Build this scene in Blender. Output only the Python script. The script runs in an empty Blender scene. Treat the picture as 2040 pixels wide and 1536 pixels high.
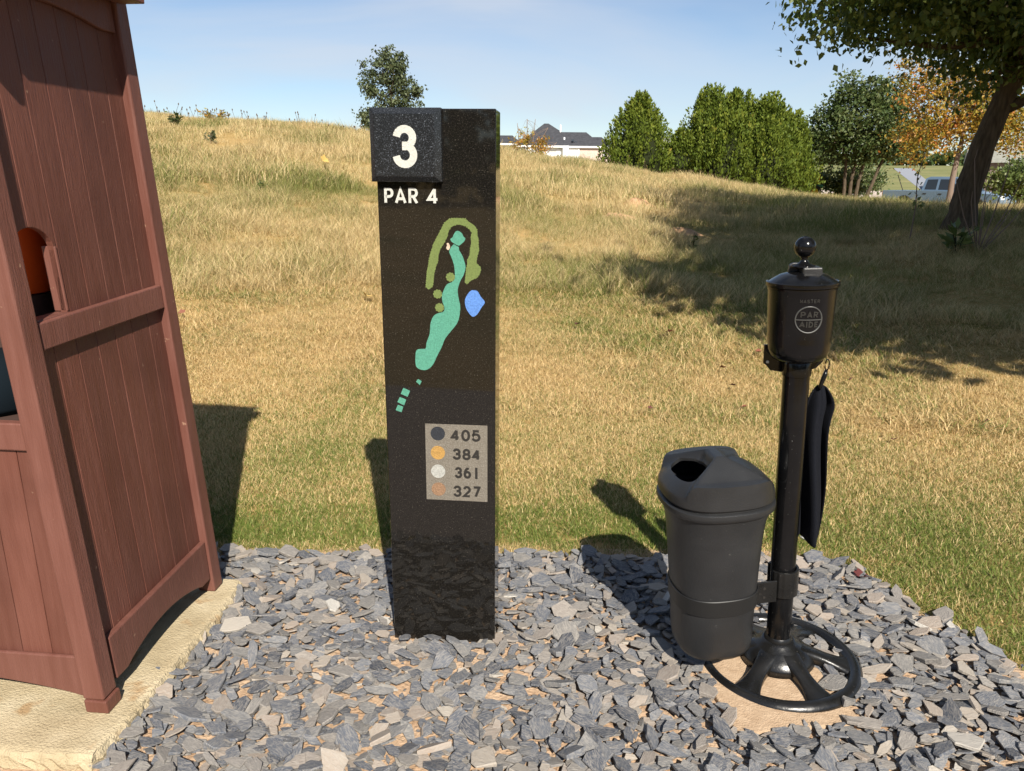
import bpy, bmesh, math, random
import numpy as np
from mathutils import Vector, Matrix
random.seed(7); RNG = np.random.default_rng(11)
PI = math.pi
rad = math.radians
sc = bpy.context.scene
COL = sc.collection

# ------------------------------------------------------------------ camera
PITCH, ROLL = rad(15.81), rad(0.5)
fw = Vector((0, math.cos(PITCH), -math.sin(PITCH))); up0 = Vector((0, math.sin(PITCH), math.cos(PITCH))); rt0 = Vector((1, 0, 0))
rt = rt0*math.cos(ROLL) + up0*math.sin(ROLL); up = -rt0*math.sin(ROLL) + up0*math.cos(ROLL)
cam = bpy.data.cameras.new('camera'); camo = bpy.data.objects.new('camera', cam); COL.objects.link(camo)
M4 = Matrix((rt, up, -fw)).transposed().to_4x4(); M4.translation = (0, 0, 1.5)
camo.matrix_world = M4
cam.sensor_width = 36; cam.lens = 36*1505/2040; cam.clip_start = .05; cam.clip_end = 3000
sc.camera = camo
sc.render.resolution_x, sc.render.resolution_y = 1024, 771

# ------------------------------------------------------------------ light
SUN_EL, SUN_AZ = rad(41.5), rad(13.5)          # the sun stands behind the camera, a little to the right
SUNV = Vector((math.sin(SUN_AZ)*math.cos(SUN_EL), -math.cos(SUN_AZ)*math.cos(SUN_EL), math.sin(SUN_EL)))
w = bpy.data.worlds.new('World'); sc.world = w; w.use_nodes = True
nt = w.node_tree; nt.nodes.clear()
sky = nt.nodes.new('ShaderNodeTexSky'); sky.sky_type = 'NISHITA'; sky.sun_disc = False
sky.sun_elevation = SUN_EL; sky.sun_rotation = PI - SUN_AZ
sky.altitude = 1500; sky.air_density = 1.1; sky.dust_density = .45; sky.ozone_density = 3.5
tc = nt.nodes.new('ShaderNodeTexCoord'); mp = nt.nodes.new('ShaderNodeMapping')
mp.inputs['Rotation'].default_value = (0, rad(-14), 0); mp.inputs['Scale'].default_value = (.8, .8, 3.4)
nz = nt.nodes.new('ShaderNodeTexNoise'); nz.inputs['Scale'].default_value = 2.1; nz.inputs['Detail'].default_value = 5; nz.inputs['Roughness'].default_value = .5; nz.inputs['Distortion'].default_value = .6
rp = nt.nodes.new('ShaderNodeValToRGB'); rp.color_ramp.elements[0].position = .42; rp.color_ramp.elements[1].position = .70
rp.color_ramp.elements[1].color = (.6, .6, .6, 1)
mixs = nt.nodes.new('ShaderNodeMixRGB'); mixs.inputs[2].default_value = (6.2, 6.5, 7.0, 1)
bg = nt.nodes.new('ShaderNodeBackground'); bg.inputs['Strength'].default_value = .068
wo = nt.nodes.new('ShaderNodeOutputWorld')
L = nt.links.new
L(tc.outputs['Generated'], mp.inputs[0]); L(mp.outputs[0], nz.inputs['Vector']); L(nz.outputs[0], rp.inputs[0])
L(rp.outputs[0], mixs.inputs[0]); L(sky.outputs[0], mixs.inputs[1]); L(mixs.outputs[0], bg.inputs[0]); L(bg.outputs[0], wo.inputs[0])
sun = bpy.data.lights.new('sun', 'SUN'); sun.energy = 5.0; sun.angle = rad(.53); sun.color = (1, .93, .82)
suno = bpy.data.objects.new('sun', sun); COL.objects.link(suno)
suno.rotation_euler = SUNV.to_track_quat('Z', 'Y').to_euler()
sc.view_settings.view_transform = 'Standard'; sc.view_settings.look = 'None'
sc.view_settings.exposure = 0.78; sc.view_settings.gamma = 1; sc.view_settings.use_curve_mapping = False

# ------------------------------------------------------------------ materials
def newmat(name):
    m = bpy.data.materials.new(name); m.use_nodes = True
    n = m.node_tree.nodes; b = n['Principled BSDF']
    return m, m.node_tree, b
def N(t, kind, **kw):
    n = t.nodes.new(kind)
    for k, v in kw.items():
        if k.startswith('_'): setattr(n, k[1:], v)
        else: n.inputs[k.replace('__', ' ')].default_value = v
    return n
def c4(c): return (c[0], c[1], c[2], 1)
def ramp(t, stops):
    r = t.nodes.new('ShaderNodeValToRGB'); e = r.color_ramp.elements
    e[0].position, e[0].color = stops[0][0], c4(stops[0][1]); e[1].position, e[1].color = stops[-1][0], c4(stops[-1][1])
    for p, c in stops[1:-1]:
        x = e.new(p); x.color = c4(c)
    return r
def noisy(name, stops, scale=8, detail=5, rough=.6, spec=.4, bump=0, bscale=60, coord='Object', stretch=(1, 1, 1), metallic=0, rrange=None, dist=0):
    m, t, b = newmat(name)
    tcn = N(t, 'ShaderNodeTexCoord'); mpn = N(t, 'ShaderNodeMapping'); mpn.inputs['Scale'].default_value = stretch
    t.links.new(tcn.outputs[coord], mpn.inputs[0])
    n1 = N(t, 'ShaderNodeTexNoise', Scale=scale, Detail=detail, Distortion=dist); t.links.new(mpn.outputs[0], n1.inputs['Vector'])
    r = ramp(t, stops); t.links.new(n1.outputs[0], r.inputs[0]); t.links.new(r.outputs[0], b.inputs['Base Color'])
    b.inputs['Roughness'].default_value = rough; b.inputs['Specular IOR Level'].default_value = spec; b.inputs['Metallic'].default_value = metallic
    if rrange:
        mr = N(t, 'ShaderNodeMapRange'); mr.inputs['From Min'].default_value = .3; mr.inputs['From Max'].default_value = .7
        mr.inputs['To Min'].default_value, mr.inputs['To Max'].default_value = rrange
        t.links.new(n1.outputs[0], mr.inputs[0]); t.links.new(mr.outputs[0], b.inputs['Roughness'])
    if bump:
        n2 = N(t, 'ShaderNodeTexNoise', Scale=bscale, Detail=4); t.links.new(mpn.outputs[0], n2.inputs['Vector'])
        bp = N(t, 'ShaderNodeBump', Strength=bump, Distance=.01); t.links.new(n2.outputs[0], bp.inputs['Height']); t.links.new(bp.outputs[0], b.inputs['Normal'])
    return m
def flat(name, c, rough=.5, spec=.5, metallic=0):
    m, t, b = newmat(name)
    b.inputs['Base Color'].default_value = c4(c); b.inputs['Roughness'].default_value = rough
    b.inputs['Specular IOR Level'].default_value = spec; b.inputs['Metallic'].default_value = metallic
    return m
def speckle(m, scale, lo, hi, col, amount=1.0):
    """adds small flecks of another colour to a material's base colour"""
    t = m.node_tree; b = t.nodes['Principled BSDF']
    src = b.inputs['Base Color'].links[0].from_socket if b.inputs['Base Color'].links else None
    tcn = N(t, 'ShaderNodeTexCoord'); n1 = N(t, 'ShaderNodeTexNoise', Scale=scale, Detail=2); t.links.new(tcn.outputs['Object'], n1.inputs['Vector'])
    r = ramp(t, [(lo, (0, 0, 0)), (hi, (amount,)*3)]); t.links.new(n1.outputs[0], r.inputs[0])
    mx = N(t, 'ShaderNodeMixRGB'); mx.inputs[2].default_value = c4(col)
    if src: t.links.new(src, mx.inputs[1])
    else: mx.inputs[1].default_value = b.inputs['Base Color'].default_value
    t.links.new(r.outputs[0], mx.inputs[0]); t.links.new(mx.outputs[0], b.inputs['Base Color'])
    return m

MAT = {}
def wood_mat(name, dark, light):
    m = noisy(name, [(.3, dark), (.7, light)], scale=5, detail=6, rough=.5, spec=.35, bump=.25, bscale=26, stretch=(9, 9, .8), rrange=(.42, .6))
    speckle(m, 42, .74, .78, (.42, .27, .18), .55)
    speckle(m, 3.2, .52, .75, tuple(x*.80 for x in dark), .7)
    t = m.node_tree; b = t.nodes['Principled BSDF']; src = b.inputs['Base Color'].links[0].from_socket
    oi = N(t, 'ShaderNodeObjectInfo'); mr = N(t, 'ShaderNodeMapRange'); mr.inputs['To Min'].default_value = .86; mr.inputs['To Max'].default_value = 1.10
    hs = N(t, 'ShaderNodeHueSaturation'); t.links.new(oi.outputs['Random'], mr.inputs[0]); t.links.new(mr.outputs[0], hs.inputs['Value']); t.links.new(src, hs.inputs['Color']); t.links.new(hs.outputs[0], b.inputs['Base Color'])
    return m
MAT['paint_wood'] = wood_mat('brown_painted_wood', (.113, .0405, .028), (.143, .0555, .0395))
MAT['paint_rail'] = wood_mat('brown_painted_rail', (.125, .048, .035), (.153, .063, .047))
MAT['end_grain'] = noisy('weathered_board_edge', [(.3, (.10, .07, .05)), (.7, (.28, .2, .13))], scale=60, rough=.9)
MAT['concrete'] = noisy('buff_concrete', [(.25, (.30, .235, .14)), (.5, (.42, .345, .22)), (.8, (.52, .44, .30))], scale=9, detail=9, rough=.92, spec=.2, bump=.65, bscale=170)
speckle(MAT['concrete'], 11, .62, .72, (.30, .15, .045), .55)
MAT['paver'] = noisy('tan_paver', [(.25, (.36, .25, .16)), (.75, (.50, .37, .25))], scale=40, detail=8, rough=.95, spec=.15, bump=.5, bscale=220)
MAT['soil'] = noisy('dry_soil', [(.25, (.30, .19, .115)), (.5, (.42, .29, .19)), (.8, (.53, .40, .28))], scale=13, detail=9, rough=.97, spec=.1, bump=.9, bscale=90)
MAT['dirt'] = noisy('bare_clay', [(.25, (.30, .17, .09)), (.8, (.50, .32, .19))], scale=9, detail=9, rough=.97, spec=.1, bump=.9, bscale=30)
MAT['path'] = noisy('cart_path', [(.3, (.20, .165, .15)), (.7, (.27, .23, .21))], scale=30, detail=8, rough=.95, spec=.15, bump=.3, bscale=200)
def granite(name, base, rough, fleck):
    m = noisy(name, [(.3, base), (.7, tuple(x*1.6 for x in base))], scale=220, detail=3, rough=rough, spec=.5)
    speckle(m, 430, .56, .66, fleck, .8)
    speckle(m, 260, .64, .70, tuple(x*2.4 for x in fleck), .85)
    return m
MAT['granite'] = granite('polished_black_granite', (.0055, .0050, .0045), .035, (.034, .030, .024))
MAT['granite_fine'] = granite('honed_black_granite', (.008, .0088, .010), .20, (.045, .05, .058))
def sandblast(name, c, v=.18):
    lo = tuple(x*(1-v) for x in c); hi = tuple(min(1, x*(1+v)) for x in c)
    return noisy(name, [(.3, lo), (.7, hi)], scale=260, detail=4, rough=.9, spec=.15, bump=.6, bscale=420)
MAT['letter_white'] = sandblast('sandblasted_white', (.56, .56, .51), .1)
MAT['map_olive'] = sandblast('sandblasted_olive', (.155, .20, .065))
MAT['map_teal'] = sandblast('sandblasted_teal', (.095, .30, .215))
MAT['map_blue'] = sandblast('sandblasted_blue', (.11, .24, .58))
MAT['map_sand'] = sandblast('sandblasted_sand', (.58, .45, .34))
MAT['plate'] = speckle(sandblast('sandblasted_grey_panel', (.185, .165, .135)), 420, .6, .68, (.30, .28, .24), .8)
MAT['digit_dark'] = flat('engraved_dark', (.018, .016, .014), .5)
MAT['dot_slate'] = sandblast('dot_slate', (.035, .038, .045)); MAT['dot_gold'] = sandblast('dot_gold', (.42, .25, .08))
MAT['dot_silver'] = sandblast('dot_silver', (.40, .40, .37)); MAT['dot_copper'] = sandblast('dot_copper', (.27, .165, .10))
MAT['black_enamel'] = speckle(noisy('black_enamel', [(.3, (.0032, .0032, .0036)), (.7, (.006, .006, .0065))], scale=14, rough=.2, spec=.32, rrange=(.10, .22), bump=.03, bscale=60), 240, .735, .76, (.16, .16, .15), .8)
MAT['black_cast'] = speckle(noisy('black_cast_iron', [(.3, (.006, .006, .006)), (.7, (.011, .0105, .010))], scale=16, rough=.3, spec=.5, rrange=(.22, .36), bump=.08, bscale=90), 120, .70, .76, (.11, .10, .09), .5)
MAT['worn_letter'] = flat('worn_raised_letter', (.022, .022, .021), .35)
MAT['worn_edge'] = flat('worn_raised_edge', (.055, .055, .052), .4)
MAT['black_plastic'] = speckle(noisy('black_moulded_plastic', [(.3, (.013, .0135, .0145)), (.7, (.021, .0215, .0225))], scale=7, rough=.4, spec=.5, rrange=(.33, .45), bump=.16, bscale=330), 90, .72, .78, (.09, .09, .085), .5)
MAT['strap'] = flat('black_strap', (.010, .010, .010), .45)
MAT['cloth'] = noisy('dark_towel', [(.3, (.006, .007, .010)), (.7, (.012, .013, .018))], scale=300, rough=.95, spec=.1, bump=.6, bscale=500)
MAT['cloth_label'] = flat('pale_label', (.35, .36, .36), .8)
MAT['orange'] = flat('orange_plastic', (.60, .085, .012), .35)
MAT['white_plastic'] = flat('white_plastic', (.75, .75, .72), .4)
MAT['blue_grey'] = flat('blue_grey_fabric', (.005, .009, .013), .95, .1)
MAT['dark_inside'] = flat('dark_brown_inside', (.05, .025, .018), .8)  # dark brown for shelf, back board and cooler base
MAT['bark'] = noisy('bark', [(.25, (.050, .037, .026)), (.7, (.13, .10, .068))], scale=9, detail=8, rough=.95, spec=.1, bump=1.0, bscale=14, stretch=(3, 3, .6))
MAT['twig'] = flat('grey_twig', (.20, .15, .12), .9, .1)
MAT['shingle'] = noisy('dark_shingle', [(.3, (.030, .031, .036)), (.7, (.058, .059, .066))], scale=3, detail=6, rough=.9, bump=.5, bscale=8)
MAT['grey_roof'] = noisy('grey_green_roof', [(.3, (.20, .20, .17)), (.7, (.27, .27, .23))], scale=3, rough=.9)
MAT['siding'] = noisy('white_siding', [(.3, (.74, .77, .76)), (.7, (.82, .84, .83))], scale=1.0, rough=.6)
MAT['trim'] = flat('white_trim', (.84, .85, .86), .5)
MAT['pane'] = flat('window_pane', (.03, .04, .055), .06)
def brick_mat():
    m, t, b = newmat('pale_brick'); tcn = N(t, 'ShaderNodeTexCoord'); mpn = N(t, 'ShaderNodeMapping'); mpn.inputs['Rotation'].default_value = (rad(90), 0, 0)
    br = N(t, 'ShaderNodeTexBrick', Scale=4.5); br.inputs['Color1'].default_value = (.46, .34, .28, 1); br.inputs['Color2'].default_value = (.58, .48, .41, 1); br.inputs['Mortar'].default_value = (.55, .50, .45, 1)
    t.links.new(tcn.outputs['Object'], mpn.inputs[0]); t.links.new(mpn.outputs[0], br.inputs[0]); t.links.new(br.outputs[0], b.inputs['Base Color']); b.inputs['Roughness'].default_value = .9
    return m
MAT['brick'] = brick_mat()
MAT['brick_shaded'] = noisy('shaded_brown_brick', [(.3, (.10, .075, .062)), (.7, (.17, .13, .11))], scale=5, detail=6, rough=.9)  # shade on the far brick wall is put into this darker colour
MAT['car_paint'] = flat('pale_blue_car_paint', (.17, .25, .34), .22, .6, .35)
MAT['lid_grey'] = flat('grey_bed_cover', (.20, .21, .235), .45)
MAT['tyre'] = flat('tyre_rubber', (.018, .018, .018), .8)
MAT['rim'] = flat('rim_metal', (.4, .4, .4), .3, .5, .8)
MAT['car_glass'] = flat('car_glass', (.02, .025, .03), .04, .8)
MAT['tail_red'] = flat('tail_light_red', (.45, .02, .02), .2)
MAT['mower_green'] = flat('mower_green', (.015, .16, .04), .3)
MAT['mower_yellow'] = flat('mower_yellow', (.72, .48, .01), .4)

def blade_mat(name, green, green2, straw, straw2):
    """grass: instance tint 0 green .. 1 straw, tone per blade"""
    m, t, b = newmat(name)
    ti = N(t, 'ShaderNodeAttribute', _attribute_name='tint', _attribute_type='INSTANCER')
    to = N(t, 'ShaderNodeAttribute', _attribute_name='tone'); hh = N(t, 'ShaderNodeAttribute', _attribute_name='along')
    rg = ramp(t, [(0, green), (1, green2)]); rs = ramp(t, [(0, straw), (1, straw2)])
    t.links.new(to.outputs['Fac'], rg.inputs[0]); t.links.new(to.outputs['Fac'], rs.inputs[0])
    # blade is dry when its own draw falls under the tint of the spot
    t2 = N(t, 'ShaderNodeAttribute', _attribute_name='dry')
    sub = N(t, 'ShaderNodeMath', _operation='SUBTRACT'); t.links.new(ti.outputs['Fac'], sub.inputs[0]); t.links.new(t2.outputs['Fac'], sub.inputs[1])
    mr = N(t, 'ShaderNodeMapRange'); mr.inputs['From Min'].default_value = -.12; mr.inputs['From Max'].default_value = .12; t.links.new(sub.outputs[0], mr.inputs[0])
    mx = N(t, 'ShaderNodeMixRGB'); t.links.new(mr.outputs[0], mx.inputs[0]); t.links.new(rg.outputs[0], mx.inputs[1]); t.links.new(rs.outputs[0], mx.inputs[2])
    t.links.new(mx.outputs[0], b.inputs['Base Color']); b.inputs['Roughness'].default_value = .55; b.inputs['Specular IOR Level'].default_value = .25
    tr = N(t, 'ShaderNodeBsdfTranslucent'); t.links.new(mx.outputs[0], tr.inputs[0])
    ms = N(t, 'ShaderNodeMixShader'); ms.inputs[0].default_value = .28
    o = t.nodes['Material Output']; t.links.new(b.outputs[0], ms.inputs[1]); t.links.new(tr.outputs[0], ms.inputs[2]); t.links.new(ms.outputs[0], o.inputs[0])
    return m
MAT['turf'] = blade_mat('turf_blades', (.085, .135, .022), (.21, .25, .055), (.45, .30, .118), (.76, .585, .31))
MAT['fescue'] = blade_mat('fescue_blades', (.13, .165, .04), (.28, .28, .08), (.48, .355, .16), (.75, .60, .33))
def leaf_mat(name, stops, trans=.3, rough=.45, spec=.4):
    m, t, b = newmat(name)
    to = N(t, 'ShaderNodeAttribute', _attribute_name='tone'); r = ramp(t, stops); t.links.new(to.outputs['Fac'], r.inputs[0]); t.links.new(r.outputs[0], b.inputs['Base Color'])
    b.inputs['Roughness'].default_value = rough; b.inputs['Specular IOR Level'].default_value = spec
    tr = N(t, 'ShaderNodeBsdfTranslucent'); t.links.new(r.outputs[0], tr.inputs[0])
    ms = N(t, 'ShaderNodeMixShader'); ms.inputs[0].default_value = trans
    o = t.nodes['Material Output']; t.links.new(b.outputs[0], ms.inputs[1]); t.links.new(tr.outputs[0], ms.inputs[2]); t.links.new(ms.outputs[0], o.inputs[0])
    return m
MAT['leaf_maple'] = leaf_mat('maple_leaves', [(0, (.042, .074, .015)), (.6, (.095, .145, .03)), (1, (.22, .25, .06))], .42)
MAT['leaf_green'] = leaf_mat('green_leaves', [(0, (.035, .06, .016)), (.6, (.075, .11, .03)), (1, (.15, .17, .06))], .28)
MAT['leaf_grey'] = leaf_mat('grey_green_leaves', [(0, (.05, .07, .03)), (.6, (.09, .115, .05)), (1, (.15, .17, .085))], .25)
MAT['leaf_arb'] = leaf_mat('arborvitae_sprays', [(0, (.065, .10, .012)), (.55, (.14, .18, .022)), (.85, (.22, .24, .035)), (1, (.28, .17, .035))], .2, .6, .2)
MAT['leaf_orange'] = leaf_mat('autumn_leaves', [(0, (.11, .13, .025)), (.38, (.27, .23, .035)), (.7, (.45, .27, .04)), (1, (.42, .14, .035))], .35)
MAT['leaf_bush'] = leaf_mat('bush_leaves', [(0, (.06, .09, .02)), (.6, (.12, .16, .04)), (1, (.22, .24, .08))], .3)
MAT['leaf_dry'] = flat('dry_brown_leaf', (.17, .055, .028), .7); MAT['leaf_yellow'] = flat('dry_yellow_leaf', (.50, .34, .10), .7)
MAT['leaf_maroon'] = flat('dry_maroon_leaf', (.09, .02, .018), .6)

def slate_mat():
    m, t, b = newmat('slate')
    at = N(t, 'ShaderNodeAttribute', _attribute_name='chip'); oi = N(t, 'ShaderNodeObjectInfo')
    ad = N(t, 'ShaderNodeMath', _operation='ADD'); t.links.new(at.outputs['Fac'], ad.inputs[0]); t.links.new(oi.outputs['Random'], ad.inputs[1])
    fr = N(t, 'ShaderNodeMath', _operation='FRACT'); t.links.new(ad.outputs[0], fr.inputs[0])
    r = ramp(t, [(0, (.050, .057, .073)), (.22, (.094, .104, .125)), (.46, (.140, .148, .164)), (.62, (.16, .156, .15)), (.78, (.215, .197, .18)), (.90, (.30, .245, .20)), (.978, (.34, .30, .25)), (1, (.48, .46, .42))])
    t.links.new(fr.outputs[0], r.inputs[0])
    tcn = N(t, 'ShaderNodeTexCoord')
    # pale layering streaks and dust
    wv = N(t, 'ShaderNodeTexNoise', Scale=46, Detail=8, Roughness=.65, Distortion=1.6); mpn = N(t, 'ShaderNodeMapping'); mpn.inputs['Scale'].default_value = (1, 3.2, 1.5); mpn.inputs['Rotation'].default_value = (0, 0, .6)
    t.links.new(tcn.outputs['Object'], mpn.inputs[0]); t.links.new(mpn.outputs[0], wv.inputs['Vector'])
    r2 = ramp(t, [(.44, (0, 0, 0)), (.56, (.38, .38, .38)), (.74, (.8, .8, .8))]); t.links.new(wv.outputs[0], r2.inputs[0])
    mx = N(t, 'ShaderNodeMixRGB'); mx.inputs[2].default_value = (.36, .33, .29, 1); t.links.new(r2.outputs[0], mx.inputs[0]); t.links.new(r.outputs[0], mx.inputs[1]); t.links.new(mx.outputs[0], b.inputs['Base Color'])
    b.inputs['Roughness'].default_value = .72; b.inputs['Specular IOR Level'].default_value = .3
    bp = N(t, 'ShaderNodeBump', Strength=.8, Distance=.006); t.links.new(wv.outputs[0], bp.inputs['Height']); t.links.new(bp.outputs[0], b.inputs['Normal'])
    return m
MAT['slate'] = slate_mat()

# ------------------------------------------------------------------ mesh helpers
def tag(o, label=None, cat=None, group=None, kind=None):
    if label: o['label'] = label
    if cat: o['category'] = cat
    if group: o['group'] = group
    if kind: o['kind'] = kind
    return o
def empty(name, loc=(0, 0, 0), rz=0, label=None, cat=None, group=None):
    o = bpy.data.objects.new(name, None); COL.objects.link(o); o.location = loc; o.rotation_euler = (0, 0, rz); o.empty_display_size = .1
    return tag(o, label, cat, group)
def link(name, me, mat, parent=None, smooth=False):
    o = bpy.data.objects.new(name, me); COL.objects.link(o)
    if mat is not None:
        me.materials.clear(); me.materials.append(MAT[mat] if isinstance(mat, str) else mat)
    if parent is not None: o.parent = parent
    if smooth: me.shade_smooth()
    return o
class MB:
    def __init__(s): s.v = []; s.f = []
    def add(s, vs, fs):
        k = len(s.v); s.v += [tuple(x) for x in vs]; s.f += [tuple(i+k for i in f) for f in fs]; return s
    def box(s, x0, x1, y0, y1, z0, z1, tf=None):
        vs = [(x, y, z) for z in (z0, z1) for x, y in ((x0, y0), (x1, y0), (x1, y1), (x0, y1))]
        if tf: vs = [tf(*p) for p in vs]
        return s.add(vs, [(3, 2, 1, 0), (4, 5, 6, 7), (0, 1, 5, 4), (1, 2, 6, 5), (2, 3, 7, 6), (3, 0, 4, 7)])
    def prism(s, poly, f0, f1):
        """closed polygon of 2-D points; f0/f1 map a 2-D point to the two caps"""
        n = len(poly); vs = [f0(*p) for p in poly] + [f1(*p) for p in poly]
        fs = [tuple(range(n))[::-1], tuple(range(n, 2*n))] + [(i, (i+1) % n, n+(i+1) % n, n+i) for i in range(n)]
        return s.add(vs, fs)
    def tube(s, pts, rs, n=8, cap=True, flat=1.0):
        pts = [Vector(p) for p in pts]; rs = rs if hasattr(rs, '__len__') else [rs]*len(pts)
        rings = []; ref = Vector((0, 0, 1)) if abs((pts[-1]-pts[0]).normalized().z) < .9 else Vector((1, 0, 0))
        for i, p in enumerate(pts):
            d = (pts[min(i+1, len(pts)-1)] - pts[max(i-1, 0)]).normalized()
            a = d.cross(ref).normalized(); b = a.cross(d).normalized()
            rings.append([p + a*math.cos(t)*rs[i] + b*math.sin(t)*rs[i]*flat for t in [2*PI*j/n for j in range(n)]])
        vs = [q for r in rings for q in r]; fs = []
        for i in range(len(pts)-1):
            for j in range(n): fs.append((i*n+j, i*n+(j+1) % n, (i+1)*n+(j+1) % n, (i+1)*n+j))
        if cap: fs += [tuple(range(n))[::-1], tuple(range((len(pts)-1)*n, len(pts)*n))]
        return s.add(vs, fs)
    def lathe(s, prof, n=40, c=(0, 0, 0), sec=None, cap=True):
        """prof: (radius, z); sec(angle)->unit section point"""
        sec = sec or (lambda a: (math.cos(a), math.sin(a)))
        vs = []
        for r, z in prof:
            for j in range(n):
                q = sec(2*PI*j/n); vs.append((c[0]+q[0]*r, c[1]+q[1]*r, c[2]+z))
        fs = [(i*n+j, i*n+(j+1) % n, (i+1)*n+(j+1) % n, (i+1)*n+j) for i in range(len(prof)-1) for j in range(n)]
        if cap: fs += [tuple(range(n))[::-1], tuple(range((len(prof)-1)*n, len(prof)*n))]
        return s.add(vs, fs)
    def build(s, name, mat, parent=None, smooth=False, bevel=0, seg=2, autosmooth=False):
        me = bpy.data.meshes.new(name); me.from_pydata(s.v, [], s.f)
        bm = bmesh.new(); bm.from_mesh(me); bmesh.ops.recalc_face_normals(bm, faces=bm.faces); bm.to_mesh(me); bm.free(); me.update()
        o = link(name, me, mat, parent, smooth)
        if autosmooth:
            me.shade_smooth(); sa = me.attributes.new('sharp_edge', 'BOOLEAN', 'EDGE')
            bm = bmesh.new(); bm.from_mesh(me); sh = [(e.calc_face_angle(9) > rad(38)) for e in bm.edges]; bm.free()
            sa.data.foreach_set('value', sh)
        if bevel:
            md = o.modifiers.new('bevel', 'BEVEL'); md.width = bevel; md.segments = seg; md.limit_method = 'ANGLE'; md.harden_normals = False
        return o
def np_mesh(name, V, F, attrs=None):
    """V (n,3), F (m,k) equal-size faces; attrs: name -> per-vertex float"""
    me = bpy.data.meshes.new(name); V = np.asarray(V, np.float32); F = np.asarray(F, np.int32); k = F.shape[1]
    me.vertices.add(len(V)); me.vertices.foreach_set('co', V.ravel())
    me.loops.add(F.size); me.loops.foreach_set('vertex_index', F.ravel())
    me.polygons.add(len(F)); me.polygons.foreach_set('loop_start', np.arange(0, F.size, k, dtype=np.int32))
    try: me.polygons.foreach_set('loop_total', np.full(len(F), k, np.int32))
    except Exception: pass
    for a, val in (attrs or {}).items():
        at = me.attributes.new(a, 'FLOAT', 'POINT'); at.data.foreach_set('value', np.asarray(val, np.float32))
    me.update(calc_edges=True); me.validate()
    return me
_ph = np.random.default_rng(5)
_NK = [(_ph.normal(size=(14, 2)), _ph.uniform(0, 6.28, 14)) for _ in range(6)]
def fnoise(x, y, freq, which=0):
    """smooth 2-D noise, about -1..1"""
    K, P = _NK[which]; s = 0
    for k, p in zip(K, P): s = s + np.sin(freq*(k[0]*x + k[1]*y) + p)
    return s/14**.5/1.2

# ------------------------------------------------------------------ terrain
AZ = np.array([-180, -70, -45, -32.7, -24.73, -18.9, -14.96, -10.88, -.88, 2.77, 6.77, 11.44, 15.29, 19.02, 23.52, 26.57, 30.33, 33.26, 50, 80, 180.])
RR = np.array([27, 27, 27, 27, 27, 26, 26, 25, 25, 25, 25, 25, 24, 22, 19, 17, 15, 14.5, 14.5, 16, 27.])
ZR = np.array([0, .6, 2.6, 3.0, 3.06, 2.84, 2.77, 2.48, 1.98, 1.82, 1.62, 1.32, 1.12, .91, .82, .78, .79, .84, .9, .5, 0.])
def ground_z(x, y, rough=True):
    x = np.asarray(x, float); y = np.asarray(y, float)
    d = np.hypot(x, y); az = np.degrees(np.arctan2(x, y)); R = np.interp(az, AZ, RR); zr = np.interp(az, AZ, ZR)
    t = np.clip((d-4.6)/(R-4.6), 0, 1); z1 = zr*t**1.55*(2.0-t)**.9*(1-.0*t)
    z1 = zr*(t*t*(3-2*t)*.55 + .45*t)*np.where(t > 0, 1, 0)
    z1 = z1*np.clip((d-4.2)/2.2, 0, 1)**1.0
    bump = .035*fnoise(x, y, .7, 0) + .022*fnoise(x, y, 2.2, 1) + .02*fnoise(x, y, 4.5, 2)
    if rough: z1 = z1 + bump*np.clip((d-5.2)/3.5, 0, 1)*np.clip((30-d)/4, .1, 1)
    drop = zr - .0016*(d-R)**2
    far = -.45 + np.clip(d-65, 0, 300)*.02
    z2 = np.maximum(drop, far) + (bump*.1 if rough else 0)
    return np.where(d < R, z1, z2)
def gz(x, y): return float(ground_z(x, y))
def ground_mat():
    m, t, b = newmat('dry_grass_ground'); tcn = N(t, 'ShaderNodeTexCoord')
    n1 = N(t, 'ShaderNodeTexNoise', Scale=.55, Detail=6); n2 = N(t, 'ShaderNodeTexNoise', Scale=26, Detail=6, Roughness=.7)
    t.links.new(tcn.outputs['Object'], n1.inputs['Vector']); t.links.new(tcn.outputs['Object'], n2.inputs['Vector'])
    a = N(t, 'ShaderNodeMath', _operation='ADD'); t.links.new(n1.outputs[0], a.inputs[0]); t.links.new(n2.outputs[0], a.inputs[1])
    h = N(t, 'ShaderNodeMath', _operation='MULTIPLY'); h.inputs[1].default_value = .5; t.links.new(a.outputs[0], h.inputs[0])
    r = ramp(t, [(.36, (.14, .13, .035)), (.48, (.29, .20, .075)), (.6, (.42, .28, .12))]); t.links.new(h.outputs[0], r.inputs[0]); t.links.new(r.outputs[0], b.inputs['Base Color'])
    b.inputs['Roughness'].default_value = .95; b.inputs['Specular IOR Level'].default_value = .1
    bp = N(t, 'ShaderNodeBump', Strength=.7, Distance=.03); t.links.new(n2.outputs[0], bp.inputs['Height']); t.links.new(bp.outputs[0], b.inputs['Normal'])
    return m
MAT['ground'] = ground_mat()
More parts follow.
